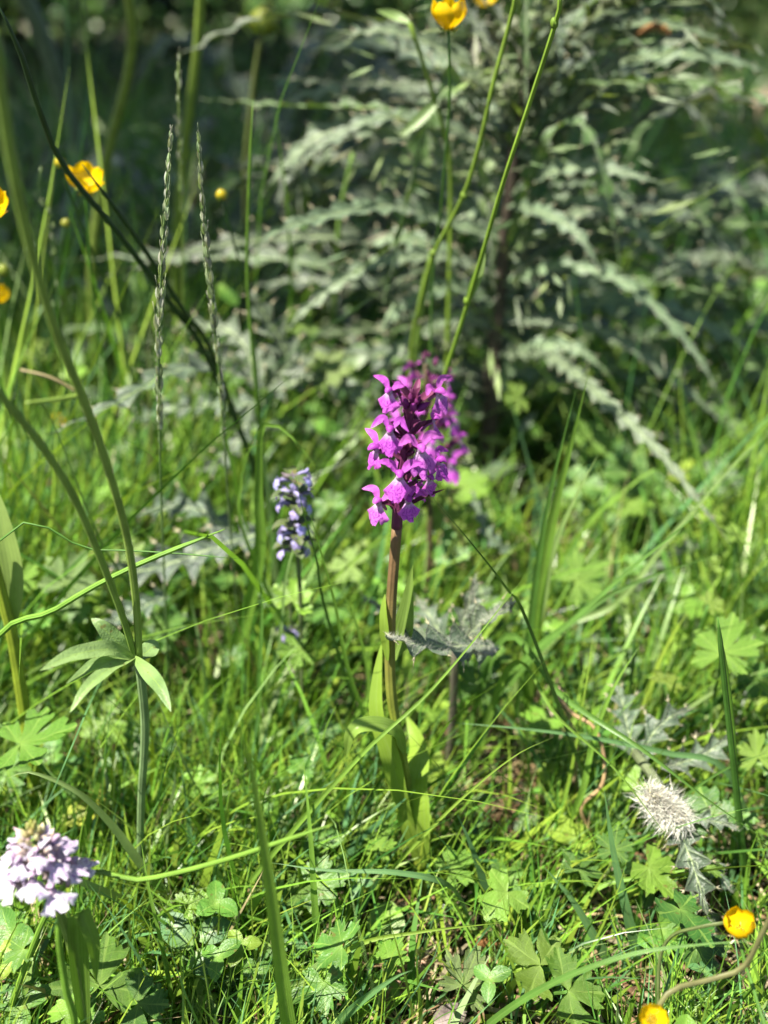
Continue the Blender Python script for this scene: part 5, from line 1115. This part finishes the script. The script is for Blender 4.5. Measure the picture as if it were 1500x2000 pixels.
# pale stones and litter in the far sunlit patch on the right
def stone(label, px, py, wpx, hpx, seed, col=(.46, .42, .36)):
    c_ = atz(px, py, 0.0); k = pxm(c_); r = random.Random(seed); mb = MB(); V = []; nu, nv = 14, 8
    for i in range(nv):
        ph = math.pi*i/(nv-1)
        for j in range(nu):
            t_ = 2*math.pi*j/nu; rr_ = 1+.14*math.sin(3*t_+seed)+.1*math.sin(2*ph+seed*2)+r.uniform(-.05, .05)
            V.append(c_+Vector((math.cos(t_)*math.sin(ph)*wpx*k/2*rr_, math.sin(t_)*math.sin(ph)*wpx*k/2.4*rr_, (math.cos(ph)*.5+.32)*hpx*k*rr_)))
    mb.add(V, [(i*nu+j, i*nu+(j+1) % nu, (i+1)*nu+(j+1) % nu, (i+1)*nu+j) for i in range(nv-1) for j in range(nu)], None, col)
    tag(mb.build('stone', M['stone'], None, c_), label, 'stone', 'pale stones in the far grass')
stone('largest pale stone blurred at the right edge', 1470, 350, 130, 60, 1, (.60, .57, .52))
stone('lower pale stone at the right edge below the largest', 1480, 430, 90, 46, 2, (.45, .42, .37))
stone('beige stone left of the largest pale one', 1345, 320, 60, 46, 3, (.44, .33, .22))
stone('small brownish stone at the top right edge', 1490, 230, 70, 50, 4, (.44, .32, .24))

# ================================================================== FAR SHRUBS AND UNSEEN SHADE TREES
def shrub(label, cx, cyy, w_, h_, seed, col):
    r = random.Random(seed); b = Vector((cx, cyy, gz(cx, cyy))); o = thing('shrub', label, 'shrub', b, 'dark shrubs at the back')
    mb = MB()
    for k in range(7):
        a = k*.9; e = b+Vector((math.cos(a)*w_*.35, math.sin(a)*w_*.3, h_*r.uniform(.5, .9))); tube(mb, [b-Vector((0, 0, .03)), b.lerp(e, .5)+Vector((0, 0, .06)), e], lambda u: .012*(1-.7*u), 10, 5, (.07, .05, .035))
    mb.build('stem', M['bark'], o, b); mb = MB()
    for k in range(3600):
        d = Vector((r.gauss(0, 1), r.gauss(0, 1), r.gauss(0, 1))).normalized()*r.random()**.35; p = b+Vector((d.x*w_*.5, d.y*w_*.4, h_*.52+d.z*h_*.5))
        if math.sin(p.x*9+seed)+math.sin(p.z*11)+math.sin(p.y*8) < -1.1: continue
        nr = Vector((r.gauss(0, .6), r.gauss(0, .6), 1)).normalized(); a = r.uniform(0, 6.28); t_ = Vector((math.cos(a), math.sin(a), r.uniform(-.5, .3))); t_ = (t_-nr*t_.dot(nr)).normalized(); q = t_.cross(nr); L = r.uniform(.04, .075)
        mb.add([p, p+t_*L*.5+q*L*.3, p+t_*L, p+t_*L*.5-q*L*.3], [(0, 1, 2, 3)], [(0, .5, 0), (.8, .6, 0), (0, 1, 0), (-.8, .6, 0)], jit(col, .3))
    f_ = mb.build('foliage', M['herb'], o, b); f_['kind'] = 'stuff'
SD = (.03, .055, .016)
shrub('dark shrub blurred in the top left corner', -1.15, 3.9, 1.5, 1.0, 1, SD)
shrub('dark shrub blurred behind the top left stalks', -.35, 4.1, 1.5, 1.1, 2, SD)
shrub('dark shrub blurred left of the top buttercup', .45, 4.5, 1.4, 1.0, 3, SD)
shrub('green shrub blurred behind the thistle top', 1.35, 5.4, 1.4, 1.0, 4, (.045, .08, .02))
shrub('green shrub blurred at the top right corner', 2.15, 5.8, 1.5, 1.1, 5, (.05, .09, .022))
def tree(label, foot, crown_c, rx, rz, seed):  # out of view; crowns placed and sized to darken the background
    r = random.Random(seed); b = Vector((foot[0], foot[1], 0)); o = thing('tree', label, 'tree', b, 'unseen trees shading the background'); cc = Vector(crown_c)
    mb = MB(); tube(mb, [b-Vector((0, 0, .1)), b.lerp(cc, .45)+Vector((.1, 0, .1)), cc+Vector((0, 0, rz*.5))], lambda u: .13*(1-.75*u), 20, 10, (.10, .085, .065)); mb.build('trunk', M['bark'], o, b)
    for k in range(9):
        a = k*2.4; s = b.lerp(cc, .7+.04*k); e = cc+Vector((math.cos(a)*rx*.8, math.sin(a)*rx*.8, r.uniform(-.3, .6)*rz)); mb = MB(); tube(mb, [s, s.lerp(e, .5)+Vector((0, 0, .15)), e], lambda u: .045*(1-.8*u), 12, 6, (.10, .085, .065)); mb.build('limb', M['bark'], o, b)
    mb = MB()
    for k in range(int(9000*(rx/1.7)**2)):
        d = Vector((r.gauss(0, 1), r.gauss(0, 1), r.gauss(0, 1))).normalized()*r.random()**.4; p = cc+Vector((d.x*rx, d.y*rx, d.z*rz))
        nr = Vector((r.gauss(0, .5), r.gauss(0, .5), 1)).normalized(); a = r.uniform(0, 6.28); t_ = Vector((math.cos(a), math.sin(a), -.3)); t_ = (t_-nr*t_.dot(nr)).normalized(); q = t_.cross(nr); L = r.uniform(.09, .16)
        mb.add([p, p+t_*L*.5+q*L*.32, p+t_*L, p+t_*L*.5-q*L*.32], [(0, 1, 2, 3)], [(0, .5, 0), (.8, .6, 0), (0, 1, 0), (-.8, .6, 0)], jit((.06, .11, .025), .3))
    f_ = mb.build('crown', M['herb'], o, b); f_['kind'] = 'stuff'
tree('unseen leafy tree added left of the view whose crown shades the dark background', (-3.2, 2.6), (-2.05, 1.66, 3.2), 1.7, 1.1, 6)
tree('second unseen leafy tree farther back at left added to extend the shade', (-3.6, 4.2), (-2.4, 4.2, 3.5), 2.4, 1.2, 8)
